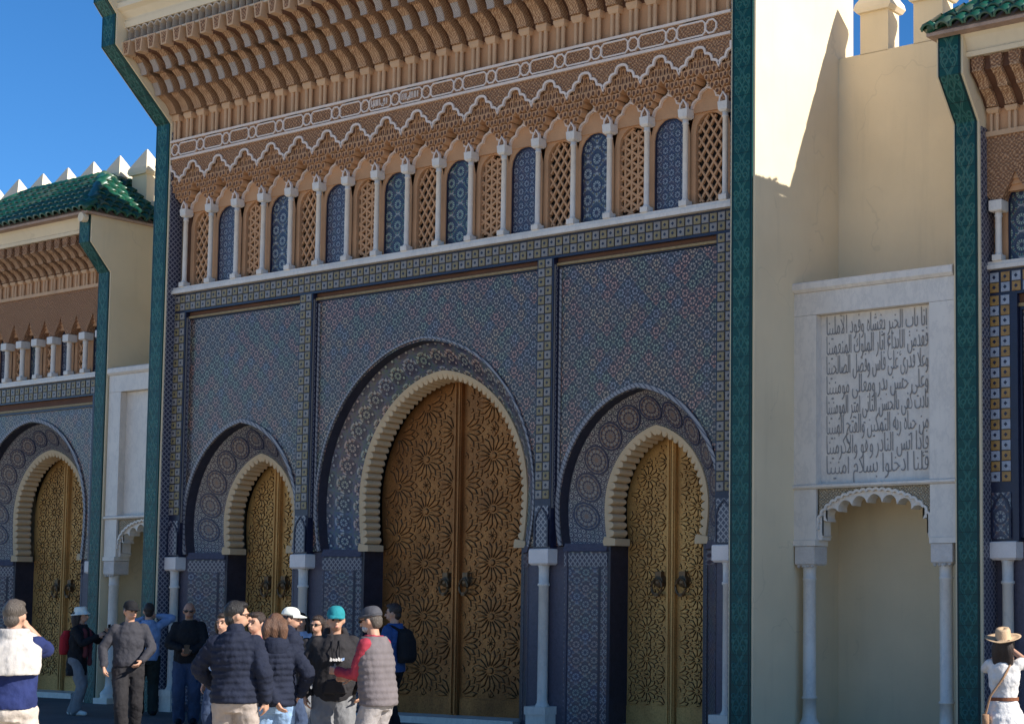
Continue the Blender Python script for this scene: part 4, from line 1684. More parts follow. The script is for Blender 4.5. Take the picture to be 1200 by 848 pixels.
# ------------------------------------------------------------ marble niches between the gates
def niche(x0, x1, label, text):
    root = thing('marble_niche', label, 'wall niche', ((x0 + x1) / 2, 1.0, 0), 'marble niches between the gates')
    Y, YB = 0.70, 1.70
    sl, sr = x0 + 0.33, x1 - 0.38
    mb = MB()
    mb.box(x0, sl, Y, YB, 3.16, 5.27)
    mb.build('marble_slab', MAT['marble'], root)
    mb = MB()
    mb.box(sr, x1 - 0.02, Y, YB, 3.16, 5.27)
    mb.build('marble_slab', MAT['marble'], root)
    mb = MB()
    mb.box(x0, x1 - 0.02, Y - 0.002, YB, 5.274, 5.56)
    mb.build('marble_slab', MAT['marble'], root)
    mb = MB()
    mb.ext_x([(YB, 5.562), (Y - 0.02, 5.562), (Y - 0.05, 5.60), (Y - 0.05, 5.67), (Y - 0.03, 5.69), (YB, 5.69)], x0, x1 - 0.04)
    mb.build('ledge', MAT['marble'], root)
    mb = MB()
    mb.box(sl, sr, Y + 0.12, YB, 3.16, 5.27)
    pan = mb.build('inscription_panel' if text else 'blank_panel', MAT['marble'], root)
    mb = MB()
    mb.ext_x([(YB, 3.10), (Y - 0.01, 3.10), (Y - 0.035, 3.12), (Y - 0.035, 3.145), (Y - 0.01, 3.158), (YB, 3.158)], x0, x1 - 0.02)
    mb.build('string_course', MAT['marble'], root)
    # piers over the capitals
    for a, b in ((x0, sl), (sr, x1 - 0.02)):
        mb = MB()
        mb.box(a, b, Y + 0.002, Y + 0.20, 2.47, 3.098)
        mb.build('marble_slab', MAT['marble'], root)
        mb = MB()
        mb.box(a - 0.0, b, Y - 0.02, Y + 0.27, 2.40, 2.468)
        mb.build('abacus', MAT['marble'], root)
    # lobed arch
    cx, hw, N = (sl + sr) / 2, (sr - sl) / 2, 12
    base = []
    for i in range(N * 8 + 1):
        a = PI * (1 - i / (N * 8))
        base.append((cx + (hw - 0.03) * math.cos(a), 2.52 + 0.44 * math.sin(a) ** 0.85 if 0 < i < N * 8 else 2.52))
    base, _l = resample(base, 9 * 10 + 1)
    lob = inset(base, [0.045 - 0.10 * math.sin(PI * (i % 10) / 10) ** 0.6 for i in range(len(base))])
    lob = [(sl, 2.47)] + [(max(sl + 0.004, min(sr - 0.004, x)), max(2.47, z)) for x, z in lob] + [(sr, 2.47)]
    up_ = [(x, 3.098) for x, z in lob]
    mb = MB()
    n = len(lob)
    mb.box(sl - 0.001, sl + 0.055, Y + 0.055, Y + 0.25, 2.47, 2.85)
    mb.box(sr - 0.055, sr + 0.001, Y + 0.055, Y + 0.25, 2.47, 2.85)
    vs = [(x, Y + 0.06, z) for x, z in lob] + [(x, Y + 0.06, z) for x, z in up_] + [(x, Y + 0.26, z) for x, z in lob]
    mb.add(vs, [(i, i + 1, n + i + 1, n + i) for i in range(n - 1)] + [(i, i + 1, 2 * n + i + 1, 2 * n + i) for i in range(n - 1)])
    la = mb.build('lobed_arch', MAT['marble'], root)
    # carved spandrels with a scalloped white edge
    arc = []
    for i in range(97):
        t = i / 96
        a = PI * (1 - t)
        arc.append((cx + (hw - 0.01) * math.cos(a), 2.60 + 0.46 * math.sin(a) ** 0.9 if 0 < t < 1 else 2.60))
    arc, _l = resample(arc, 22 * 5 + 1)
    sc = inset(arc, [-0.022 * abs(math.sin(PI * i / 5)) for i in range(len(arc))])
    sc = [(max(sl + 0.005, min(sr - 0.005, x)), min(z, 3.09)) for x, z in sc]
    mb = MB()
    n = len(sc)
    vs = [(x, Y + 0.04, z) for x, z in sc] + [(x, Y + 0.04, 3.096) for x, z in sc]
    mb.add(vs, [(i, i + 1, n + i + 1, n + i) for i in range(n - 1)])
    mb.build('carved_spandrel', MAT['carved_pale'], la)
    mb = MB()
    mb.ribbon(sc, 0.03, Y + 0.015, Y + 0.06)
    mb.build('scalloped_edge', MAT['marble'], la)
    # columns
    sh = MB()
    sh.lathe(0, 0, [(0.17, 0.0), (0.17, 0.10), (0.155, 0.12), (0.165, 0.16), (0.15, 0.20), (0.12, 0.23), (0.105, 0.25), (0.088, 0.30), (0.083, 0.52), (0.098, 0.525), (0.098, 0.545), (0.083, 0.56), (0.080, 1.97), (0.088, 1.985), (0.088, 2.00), (0.080, 2.01), (0.082, 2.12), (0.10, 2.16)], 20)
    sh = sh.mesh('column', MAT['marble'], True)
    cp = bevel_box(MB(), -0.145, 0.145, -0.11, 0.17, 2.16, 2.398, 0.02)
    cp.cur = 1
    for q in range(4):
        cp.lathe(-0.1 + q * 0.066, -0.09, [(0.004, 2.125), (0.022, 2.14), (0.022, 2.165)], 8)
    cp = cp.mesh('capital', [MAT['capital'], MAT['stone']])
    pl = MB()
    pl.box(-0.19, 0.19, -0.19, 0.19, 0, 0.10)
    pl = pl.mesh('plinth', MAT['marble'])
    for x in (x0 + 0.17, x1 - 0.22):
        c = put(sh, 'column', root, (x, Y + 0.10, 0.0))
        put(cp, 'capital', c, (x, Y + 0.10, 0.0))
        put(pl, 'plinth', c, (x, Y + 0.10, 0.0))
    return root, pan, sl, sr, Y


FORMS = {'ا': 'ﺍﺎ', 'أ': 'ﺃﺄ', 'آ': 'ﺁﺂ', 'إ': 'ﺇﺈ', 'ب': 'ﺏﺐﺑﺒ', 'ت': 'ﺕﺖﺗﺘ', 'ة': 'ﺓﺔ', 'ث': 'ﺙﺚﺛﺜ', 'ج': 'ﺝﺞﺟﺠ', 'ح': 'ﺡﺢﺣﺤ', 'خ': 'ﺥﺦﺧﺨ', 'د': 'ﺩﺪ', 'ذ': 'ﺫﺬ', 'ر': 'ﺭﺮ', 'ز': 'ﺯﺰ',
         'س': 'ﺱﺲﺳﺴ', 'ش': 'ﺵﺶﺷﺸ', 'ص': 'ﺹﺺﺻﺼ', 'ض': 'ﺽﺾﺿﻀ', 'ط': 'ﻁﻂﻃﻄ', 'ظ': 'ﻅﻆﻇﻈ', 'ع': 'ﻉﻊﻋﻌ', 'غ': 'ﻍﻎﻏﻐ', 'ف': 'ﻑﻒﻓﻔ', 'ق': 'ﻕﻖﻗﻘ', 'ك': 'ﻙﻚﻛﻜ', 'ل': 'ﻝﻞﻟﻠ', 'م': 'ﻡﻢﻣﻤ',
         'ن': 'ﻥﻦﻧﻨ', 'ه': 'ﻩﻪﻫﻬ', 'و': 'ﻭﻮ', 'ي': 'ﻱﻲﻳﻴ', 'ى': 'ﻯﻰ'}


def shape_arabic(t):
    """join the letters and put them in visual order"""
    out = []
    for w_ in t.split(' '):
        w_ = w_.replace('لا', 'ﻻ').replace('لأ', 'ﻷ').replace('لآ', 'ﻵ')
        s_ = ''
        for i, c in enumerate(w_):
            if c in 'ﻻﻷﻵ':
                pr = i > 0 and len(FORMS.get(w_[i - 1], '')) == 4
                s_ += {'ﻻ': 'ﻼ', 'ﻷ': 'ﻸ', 'ﻵ': 'ﻶ'}[c] if pr else c
                continue
            f = FORMS[c]
            pr = i > 0 and len(FORMS.get(w_[i - 1], '')) == 4
            nx = i < len(w_) - 1 and len(f) == 4
            s_ += f[3] if (pr and nx) else f[1] if pr else f[2] if nx else f[0]
        out.append(s_)
    return ' '.join(out)[::-1]


LINES = ['أنا باب الخير يغشاه وفود الآملينا', 'فقدمن الإبداع آثار الملوك المنعمينا', 'وعلا قدري على فاس وفضل الصالحينا', 'وعلى حسن بدر ومعالي مؤمنينا'.replace('ؤ', 'و'),
         'نادت كفى بالحسن الثاني أمير المومنينا', 'من حباه ربه التمكين والفتح المبينا', 'فإذا أنس النادر وهو والأكرمينا', 'قلنا ادخلوا بسلام آمنينا']
# the right niche carries the carved poem
RN, pan, sl, sr, NY = niche(3.50, 5.83, 'marble wall niche with an eight line Arabic inscription right of the central gate', True)
MAT['engraved'] = plain('engraved_letter', (0.27, 0.255, 0.245), 0.7, 0, 0.15, 8)
for i, t in enumerate(LINES):
    fc = bpy.data.curves.new('line', 'FONT')
    fc.body = shape_arabic(t)
    fc.align_x = 'LEFT'
    fc.size = 0.27
    fc.offset = -0.0045
    fc.resolution_u = 3
    to = bpy.data.objects.new('tmp', fc)
    COL.objects.link(to)
    me = bpy.data.meshes.new_from_object(to.evaluated_get(bpy.context.evaluated_depsgraph_get()))
    bpy.data.objects.remove(to)
    xs = [v.co.x for v in me.vertices] or [0, 1]
    ys = [v.co.y for v in me.vertices] or [0, 1]
    wx, x0 = max(xs) - min(xs), min(xs)
    tw = sr - sl - 0.17
    zc = 5.085 - i * 0.248
    nv = [(sl + 0.085 + (v.co.x - x0) / wx * tw, NY + 0.114, zc - 0.07 + v.co.y * 1.25) for v in me.vertices]
    mb = MB()
    mb.add(nv, [list(p.vertices) for p in me.polygons])
    # thicken the strokes a little: letters stand 6 mm proud
    o = mb.build('inscription_line', MAT['engraved'], pan)
    so = o.modifiers.new('depth', 'SOLIDIFY')
    so.thickness = 0.008
niche(-10.73, -8.42, 'marble wall niche with a blank panel left of the central gate', False)


# ------------------------------------------------------------ crenellated curtain walls behind
def curtain(x0, x1, grid0, label, g0, g1):
    root = thing('crenellated_wall', label, 'wall', ((x0 + x1) / 2, 1.9, 0), 'crenellated walls between and behind the gates')
    mb = MB()
    for a, b, zb in ((x0, g0, 0), (g0, g1, 5.15), (g1, x1, 0)):      # the gate stands in front between g0 and g1
        if b > a:
            mb.box(a, b, 1.72, 2.05, zb, 8.86)
    mb.build('wall', MAT['cream'], root)
    bm_ = MB()
    bm_.box(-0.215, 0.215, 0, 0.27, 8.85, 9.44)
    mm = bm_.mesh('merlon', MAT['cream'])
    cm_ = MB()
    cm_.loft([[(-0.24, -0.05, 9.40), (0.24, -0.05, 9.40), (0.24, 0.32, 9.40), (-0.24, 0.32, 9.40)],
              [(-0.285, -0.06, 9.45), (0.285, -0.06, 9.45), (0.285, 0.33, 9.45), (-0.285, 0.33, 9.45)],
              [(-0.27, -0.05, 9.52), (0.27, -0.05, 9.52), (0.27, 0.32, 9.52), (-0.27, 0.32, 9.52)],
              [(-0.015, 0.125, 9.90), (0.015, 0.125, 9.90), (0.015, 0.145, 9.90), (-0.015, 0.145, 9.90)]])
    cmn = cm_.mesh('merlon_cap', MAT['cream_trim'])
    k = int(math.ceil((x0 + 0.3 - grid0) / 0.81))
    while grid0 + k * 0.81 < x1 - 0.2:
        x = grid0 + k * 0.81
        mo = put(mm, 'merlon', root, (x, 1.72, 0))
        put(cmn, 'merlon_cap', mo, (x, 1.72, 0))
        k += 1


curtain(3.48, 16.0, 4.055, 'cream crenellated wall to the right of the central gate, above the inscribed niche', 5.90, 11.0)
curtain(-24.0, -8.40, -8.34, 'cream crenellated wall with pointed merlons behind the left gate roof', -15.9, -10.85)


# ------------------------------------------------------------ people
def cloth(name, c, rough=0.85, fold=0.5):
    m = M(name, rough, 0, 0.25)
    a = m.noise(9, 3, 0.6, 'Object', (1, 1, 0.6))
    f = m.noise(160, 2, 0.5, 'Object')
    col = m.mix(m.ramp(a, 0.35, 0.68), [q * 0.86 for q in c], [min(1, q * 1.12) for q in c])
    return m.out(col, None, a * 1.0 + f * 0.15, fold, 0.03)


def skin_mat(name, c):
    m = M(name, 0.55, 0, 0.35)
    a = m.noise(14, 3, 0.5, 'Object')
    return m.out(m.mix(m.ramp(a, 0.35, 0.65), [c[0] * 0.92, c[1] * 0.86, c[2] * 0.84], c), None, a, 0.1, 0.01)


SKIN = skin_mat('warm_skin', (0.50, 0.285, 0.19))
SKIN2 = skin_mat('tan_skin', (0.40, 0.215, 0.14))
LIP = plain('lip_skin', (0.36, 0.15, 0.12), 0.5)
EYE = plain('dark_eye', (0.03, 0.02, 0.015), 0.3)
LENS = plain('dark_lens', (0.012, 0.012, 0.014), 0.15, 0, 0.1, 5, 0.0)
CL = {}
for nm, c in {'navy_polo': (0.018, 0.028, 0.105), 'white_knit': (0.52, 0.48, 0.44), 'white_cotton': (0.64, 0.61, 0.58), 'stone_trousers': (0.55, 0.47, 0.40), 'black': (0.012, 0.012, 0.014), 'charcoal': (0.024, 0.022, 0.024), 'grey_knit': (0.043, 0.042, 0.050),
              'blue_shirt': (0.22, 0.31, 0.48), 'dark_green': (0.02, 0.026, 0.022), 'jeans': (0.04, 0.06, 0.11), 'pale_jeans': (0.26, 0.39, 0.58), 'grey_jeans': (0.20, 0.20, 0.205), 'navy_puffer': (0.013, 0.017, 0.034), 'beige': (0.36, 0.30, 0.26), 'pink': (0.62, 0.22, 0.22),
              'grey_blue': (0.35, 0.42, 0.55), 'teal': (0.02, 0.22, 0.25), 'grey_vest': (0.15, 0.128, 0.13), 'red_shirt': (0.33, 0.035, 0.055), 'light_grey': (0.33, 0.30, 0.29), 'royal_blue': (0.03, 0.075, 0.21), 'tan_felt': (0.52, 0.36, 0.22), 'brown_leather': (0.20, 0.075, 0.035), 'camel': (0.36, 0.21, 0.12),
              'red': (0.38, 0.02, 0.025), 'maroon': (0.12, 0.03, 0.035), 'off_white': (0.66, 0.65, 0.60), 'pale_cap': (0.72, 0.74, 0.66), 'grey_felt': (0.07, 0.07, 0.08)}.items():
    CL[nm] = cloth(nm, c)
HAIR = {}
for nm, c in {'grey_hair': (0.085, 0.068, 0.055), 'black_hair': (0.012, 0.010, 0.010), 'brown_hair': (0.115, 0.055, 0.03), 'dark_hair': (0.03, 0.018, 0.014), 'white_beard': (0.50, 0.47, 0.45)}.items():
    m = M(nm, 0.5, 0, 0.4)
    a = m.noise(60, 2, 0.5, 'Object', (3, 3, 0.5))
    HAIR[nm] = m.out(m.mix(m.ramp(a, 0.3, 0.7), [q * 0.6 for q in c], [q * 1.35 for q in c]), None, a, 0.6, 0.02)


def chain(mb, pts, rad, n=12, puff=0.0, per=0.07):
    """round tapered limb through the joints with rounded ends and optional quilting"""
    pts = [Vector(p) for p in pts]
    P_, R_ = [], []
    s = 0
    for i in range(len(pts) - 1):
        L = (pts[i + 1] - pts[i]).length
        k = max(2, int(L / 0.02))
        for j in range(k + (1 if i == len(pts) - 2 else 0)):
            t = j / k
            P_.append(pts[i].lerp(pts[i + 1], t))
            R_.append(rad[i] + (rad[i + 1] - rad[i]) * t + puff * (abs(math.sin(PI * (s + L * t) / per)) - 0.5))
        s += L
    # rounded joints: smooth the polyline a little
    for _ in range(3):
        Q = [P_[0]] + [(P_[i - 1] + P_[i] * 2 + P_[i + 1]) / 4 for i in range(1, len(P_) - 1)] + [P_[-1]]
        P_ = Q
    t0, t1 = (P_[0] - P_[1]).normalized(), (P_[-1] - P_[-2]).normalized()
    head = [(P_[0] + t0 * R_[0] * math.sin(a), R_[0] * max(0.08, math.cos(a))) for a in (1.45, 1.0, 0.5)]
    tail = [(P_[-1] + t1 * R_[-1] * math.sin(a), R_[-1] * max(0.08, math.cos(a))) for a in (0.5, 1.0, 1.45)]
    allp = head + list(zip(P_, R_)) + tail
    prev = None
    rings = []
    for i, (p, r) in enumerate(allp):
        q0, q1 = allp[max(0, i - 1)][0], allp[min(len(allp) - 1, i + 1)][0]
        t = (q1 - q0).normalized()
        if prev is None:
            prev = t.cross(Vector((0.3, 1, 0.1)))
            if prev.length < 0.1:
                prev = t.cross(Vector((1, 0, 0)))
        a = (prev - t * prev.dot(t)).normalized()
        prev = a
        b = t.cross(a)
        rings.append([p + (a * math.cos(2 * PI * k / n) + b * math.sin(2 * PI * k / n)) * r for k in range(n)])
    mb.loft(rings)


def blob(mb, c, r, T=None, n=16, m_=10):
    rings = []
    for i in range(m_ + 1):
        a = -PI / 2 + PI * (i + 0.02) / (m_ + 0.04)
        rings.append([Vector((c[0] + r[0] * math.cos(a) * math.cos(2 * PI * k / n), c[1] + r[1] * math.cos(a) * math.sin(2 * PI * k / n), c[2] + r[2] * math.sin(a))) for k in range(n)])
    if T:
        rings = [[T(p) for p in q] for q in rings]
    mb.loft(rings)


def torso(mb, secs, lean, add=0.0, puff=0.0, n=20, zscale=1.0, per=0.075, yaw=0.0):
    """stacked oval sections; lean moves the upper sections"""
    rings = []
    z0, z1 = secs[0][0], secs[-1][0]
    Z = []
    for i in range(len(secs) - 1):
        k = max(2, int((secs[i + 1][0] - secs[i][0]) / 0.0125))
        for j in range(k + (1 if i == len(secs) - 2 else 0)):
            t = j / k
            tt = t * t * (3 - 2 * t)
            Z.append([secs[i][q] + (secs[i + 1][q] - secs[i][q]) * (t if q == 0 else tt) for q in range(4)])
    for z, rx, ry, yo in Z:
        f = max(0, (z - 0.92) / 0.5)
        pf = puff * (abs(math.sin(PI * z / per)) - 0.4)
        ca, sa = math.cos(yaw * f), math.sin(yaw * f)
        ring = []
        for k in range(n):
            x = (rx + add + pf) * math.cos(2 * PI * k / n)
            y = (ry + add + pf) * math.sin(2 * PI * k / n)
            ring.append(Vector((x * ca - y * sa + lean[0] * f, x * sa + y * ca + yo + lean[1] * f, z)))
        rings.append(ring)
    mb.loft(rings)


FOLD = bpy.data.textures.new('folds', 'CLOUDS')
FOLD.noise_scale = 0.085
FOLD.noise_depth = 2


def flesh(mb, name, mat, root, loc, rz, sc, voxel=0.010, smooth=4, fold=0.0):
    me = mb.mesh(name, mat, True)
    o = put(me, name, root, loc, rz)
    o.scale = (sc, sc, sc)
    r = o.modifiers.new('skin', 'REMESH')
    r.mode = 'VOXEL'
    r.voxel_size = voxel
    r.use_smooth_shade = True
    s = o.modifiers.new('smooth', 'SMOOTH')
    s.factor = 0.5
    s.iterations = smooth
    if fold:
        d = o.modifiers.new('folds', 'DISPLACE')
        d.texture = FOLD
        d.strength = fold
        d.mid_level = 0.5
        d.texture_coords = 'LOCAL'
    return o


def ik(sh, wr, l1, l2, hint):
    d = wr - sh
    L = min(d.length, (l1 + l2) * 0.995)
    u = d.normalized()
    wr = sh + u * L
    a = (l1 * l1 - l2 * l2 + L * L) / (2 * L)
    h = math.sqrt(max(0, l1 * l1 - a * a))
    hv = Vector(hint)
    hv = (hv - u * hv.dot(u))
    hv.normalize()
    return sh + u * a + hv * h, wr


def person(label, pos, face, H, top, bottom, hair, R=None, L=None, lean=(0, 0), head=(0, 0), feet=((-0.10, 0), (0.10, 0)), skin=None, sex='m', sleeve=1.0, top_z=0.86, puff=0, top_add=0.018,
           trouser_add=0.016, hat=None, glasses=None, dress=None, shoe='black', hood=None, vest=None, beard=None, yaw=0.0, top2=None, hair_len=0, logo=None, extra=None):
    root = thing('person', label, 'person', (pos[0], pos[1], 0))
    rz = math.radians(face + 90)
    sc = H / 1.75
    loc = (pos[0], pos[1], 0)
    skin = skin or SKIN
    wf = 0.90 if sex == 'f' else 1.0
    lx, ly = lean
    sh = {}
    for s, k in ((-1, 'R'), (1, 'L')):
        x, y = s * 0.158 * wf, 0.0
        x, y = x * math.cos(yaw) - y * math.sin(yaw), x * math.sin(yaw) + y * math.cos(yaw)
        sh[k] = Vector((x + lx, y + 0.01 + ly, 1.405))
    spec = {'R': R or ((-0.225, -0.03, 0.86), (-0.3, 0.6, 0)), 'L': L or ((0.225, -0.03, 0.86), (0.3, 0.6, 0))}
    arms = {}
    for k in 'RL':
        w_, hint = spec[k]
        e, w2 = ik(sh[k], Vector(w_), 0.29, 0.255, hint)
        arms[k] = (sh[k], e, w2)
    hy, hp = math.radians(head[0]), math.radians(head[1])
    piv = Vector((lx * 1.12, ly * 1.12, 1.53))
    RM = Matrix.Rotation(hy, 3, 'Z') @ Matrix.Rotation(hp, 3, 'X')

    def HT(p):
        return piv + RM @ (Vector(p) - Vector((0, 0, 1.53)))
    legs = []
    for s, (fx, fy) in zip((-1, 1), feet):
        hip = Vector((s * 0.088, 0.0, 0.90))
        an = Vector((fx, fy, 0.085))
        kn, an = ik(hip, an, 0.43, 0.42, (s * 0.1, -1, 0))
        legs.append((hip, kn, an))
    # --- body: one continuous surface
    mb = MB()
    secs = [(0.84, 0.15, 0.10, 0), (0.92, 0.165, 0.115, 0.005), (1.02, 0.148 * wf, 0.105, 0.0), (1.12, 0.138 * wf, 0.098, 0), (1.25, 0.160 * wf, 0.112, 0), (1.36, 0.172 * wf, 0.108, 0.005), (1.43, 0.13 * wf, 0.085, 0.01), (1.475, 0.07, 0.062, 0.015)]
    torso(mb, secs, lean, yaw=yaw)
    chain(mb, [Vector((lx * 1.05, 0.02 + ly * 1.05, 1.42)), HT((0, 0.005, 1.585))], [0.062, 0.052])
    blob(mb, (0, 0.008, 1.645), (0.076, 0.096, 0.108), HT)
    blob(mb, (0, -0.030, 1.590), (0.056, 0.062, 0.062), HT)
    chain(mb, [HT((0, -0.088, 1.645)), HT((0, -0.112, 1.608))], [0.011, 0.016], 8)
    blob(mb, (0, -0.085, 1.575), (0.026, 0.016, 0.012), HT)
    for s in (-1, 1):
        blob(mb, (s * 0.079, 0.010, 1.625), (0.010, 0.020, 0.032), HT)
        blob(mb, (s * 0.034, -0.074, 1.662), (0.024, 0.018, 0.009), HT)
    for k in 'RL':
        a, e, w_ = arms[k]
        chain(mb, [a, e, w_], [0.056, 0.042, 0.029])
        d = (w_ - e).normalized()
        s = -1 if k == 'R' else 1
        nrm = Vector((-s * 1.0, -0.25, 0.0))
        nrm = (nrm - d * nrm.dot(d)).normalized()
        lat = d.cross(nrm).normalized()
        for q in (-0.024, 0, 0.024):
            chain(mb, [w_ - d * 0.01 + lat * q * 0.6, w_ + d * 0.085 + lat * q], [0.017, 0.016], 8)
        for i, ln in enumerate((0.070, 0.082, 0.078, 0.060)):
            b = w_ + d * 0.085 + lat * ((i - 1.5) * 0.0195)
            m1 = b + (d * 0.88 + nrm * 0.35) * ln * 0.52
            chain(mb, [b, m1, m1 + (d * 0.5 + nrm * 0.8) * ln * 0.5], [0.0095, 0.0088, 0.0075], 8)
        tb = w_ + d * 0.025 - lat * 0.022 + nrm * 0.006
        tm = tb + (d * 0.6 - lat * 0.75 + nrm * 0.25) * 0.042
        chain(mb, [tb, tm, tm + (d * 0.85 - lat * 0.15 + nrm * 0.45) * 0.034], [0.012, 0.0105, 0.009], 8)
    for hip, kn, an in legs:
        chain(mb, [hip, kn, an], [0.085, 0.056, 0.040])
        chain(mb, [an + Vector((0, 0.035, -0.045)), an + Vector((0, -0.13, -0.055))], [0.036, 0.030])
    flesh(mb, 'body', skin, root, loc, rz, sc, 0.0085, 2)
    mb = MB()
    for s in (-1, 1):
        e = MB()
        blob(e, (s * 0.033, -0.085, 1.642), (0.014, 0.008, 0.008), HT, 10, 6)
        o = e.build('eye', EYE, root, loc, True, rz)
        o.scale = (sc, sc, sc)
    if not glasses:
        for s in (-1, 1):
            e = MB()
            chain(e, [HT((s * 0.016, -0.090, 1.668)), HT((s * 0.036, -0.090, 1.673)), HT((s * 0.054, -0.078, 1.666))], [0.0045, 0.0055, 0.004], 6)
            o = e.build('eyebrow', HAIR[hair] if hair else EYE, root, loc, True, rz)
            o.scale = (sc, sc, sc)
    e = MB()
    blob(e, (0, -0.0965, 1.577), (0.022, 0.007, 0.0075), HT, 10, 6)
    o = e.build('lips', LIP, root, loc, True, rz)
    o.scale = (sc, sc, sc)
    # --- upper garment
    mb = MB()
    if not dress:
        z0 = top_z
        tsec = [(z0, 0.158, 0.112, 0.003), (z0 + 0.06, 0.163, 0.118, 0.003), (1.02, 0.156 * wf, 0.112, 0), (1.12, 0.150 * wf, 0.108, 0), (1.25, 0.168 * wf, 0.118, 0), (1.36, 0.168 * wf, 0.112, 0.005), (1.425, 0.130 * wf, 0.092, 0.012), (1.46, 0.088, 0.078, 0.016), (1.497, 0.064, 0.066, 0.016)]
        torso(mb, tsec, lean, top_add, 0.015 if puff else 0, yaw=yaw, per=0.058)
        if puff or hood == 0:
            chain(mb, [Vector((lx, 0.015 + ly, 1.44)), Vector((lx * 1.08, 0.012 + ly * 1.08, 1.515))], [0.085, 0.076])
        for k in 'RL':
            a, e, w_ = arms[k]
            if sleeve >= 1:
                chain(mb, [a, e, e.lerp(w_, 0.93)], [0.056 + top_add * 0.5, 0.046 + top_add * 0.55, 0.036 + top_add * 0.42], 14, 0.013 if puff else 0.0, 0.055)
            elif sleeve > 0:
                chain(mb, [a, a.lerp(e, sleeve)], [0.058 + top_add * 0.5, 0.054 + top_add * 0.6], 14)
        flesh(mb, 'jacket' if puff else 'top', CL[top], root, loc, rz, sc, 0.010, 2 if puff else 3, 0.030 if puff else 0.030)
    if vest:
        mb = MB()
        vsec = [(top_z - 0.02, 0.168, 0.125, 0.003), (0.95, 0.172, 0.13, 0.0), (1.12, 0.168, 0.128, 0), (1.25, 0.178, 0.13, 0), (1.36, 0.165, 0.118, 0.005), (1.43, 0.135, 0.095, 0.01), (1.485, 0.082, 0.078, 0.015)]
        torso(mb, vsec, lean, 0.034, 0.012, yaw=yaw, per=0.06)
        flesh(mb, 'vest', CL[vest], root, loc, rz, sc, 0.011, 2, 0.012)
    # --- lower garment
    mb = MB()
    if dress:
        dsec = [(0.42, 0.30, 0.27, 0), (0.60, 0.26, 0.23, 0), (0.80, 0.215, 0.18, 0), (0.95, 0.16, 0.13, 0), (1.02, 0.135, 0.105, 0), (1.10, 0.14, 0.108, 0), (1.25, 0.165, 0.125, 0), (1.36, 0.170, 0.115, 0.005), (1.43, 0.13, 0.09, 0.01)]
        torso(mb, dsec, lean, 0.014, yaw=yaw)
        for k in 'RL':
            a, e, w_ = arms[k]
            chain(mb, [a, a.lerp(e, 0.5), a.lerp(e, 0.9)], [0.066, 0.074, 0.055], 14)
        flesh(mb, 'dress', CL[dress], root, loc, rz, sc, 0.012, 2, 0.035)
    else:
        torso(mb, [(0.80, 0.13, 0.09, 0), (0.87, 0.163, 0.112, 0.006), (0.95, 0.162, 0.114, 0.006), (1.0, 0.15, 0.106, 0)], (0, 0), trouser_add)
        for hip, kn, an in legs:
            chain(mb, [hip, kn, an + Vector((0, 0.01, -0.01))], [0.092 + trouser_add, 0.066 + trouser_add * 1.2, 0.056 + trouser_add * 1.3], 14)
        flesh(mb, 'trousers', CL[bottom], root, loc, rz, sc, 0.011, 3, 0.028)
    if not dress:
        if puff or hood:
            mb = MB()
            yb = -(0.112 + top_add + 0.016)
            mb.tube([(0, yb, top_z + 0.02), (lx * 0.3, yb - 0.004 + ly * 0.3, 1.1), (lx * 0.8, yb + ly * 0.8, 1.3), (lx, yb + 0.035 + ly, 1.44)], 0.006, 6)
            if not hood or puff:
                zo = mb.build('zip', CL['black'], root, loc, False, rz)
                zo.scale = (sc, sc, sc)
    for hip, kn, an in legs:
        mb = MB()
        chain(mb, [an + Vector((0, 0.045, -0.035)), an + Vector((0, -0.05, -0.03)), an + Vector((0, -0.15, -0.045))], [0.046, 0.048, 0.038])
        o = flesh(mb, 'shoe', CL[shoe], root, loc, rz, sc, 0.010, 3)
    # --- hair
    if hair:
        mb = MB()
        if hat:
            blob(mb, (0, 0.040, 1.635), (0.076, 0.070, 0.060), HT)
        else:
            blob(mb, (0, 0.024, 1.672), (0.083, 0.094, 0.098), HT)
            blob(mb, (0, -0.035, 1.728), (0.060, 0.055, 0.036), HT)
        blob(mb, (0, 0.052, 1.605), (0.064, 0.055, 0.065), HT)
        for s in (-1, 1):
            blob(mb, (s * 0.066, 0.005, 1.655), (0.018, 0.035, 0.045), HT)
        if hair_len:
            for s in (-0.055, 0, 0.055):
                chain(mb, [HT((s, 0.07, 1.66)), HT((s * 1.3, 0.085, 1.60)), HT((s * 1.35, 0.08, 1.60 - hair_len))], [0.055, 0.060, 0.046])
            for s in (-1, 1):
                chain(mb, [HT((s * 0.07, 0.02, 1.68)), HT((s * 0.088, 0.02, 1.60)), HT((s * 0.085, 0.03, 1.62 - hair_len * 0.9))], [0.035, 0.034, 0.022])
        flesh(mb, 'hair', HAIR[hair], root, loc, rz, sc, 0.010, 2, 0.014)
    if beard:
        mb = MB()
        blob(mb, (0, -0.042, 1.565), (0.058, 0.058, 0.040), HT)
        blob(mb, (0, -0.078, 1.585), (0.034, 0.022, 0.012), HT)
        flesh(mb, 'beard', HAIR[beard], root, loc, rz, sc, 0.008, 2)
    # --- headgear and glasses
    def fin(mb, name, mat, smooth=True):
        o = mb.build(name, mat, root, loc, smooth, rz)
        o.scale = (sc, sc, sc)
        return o
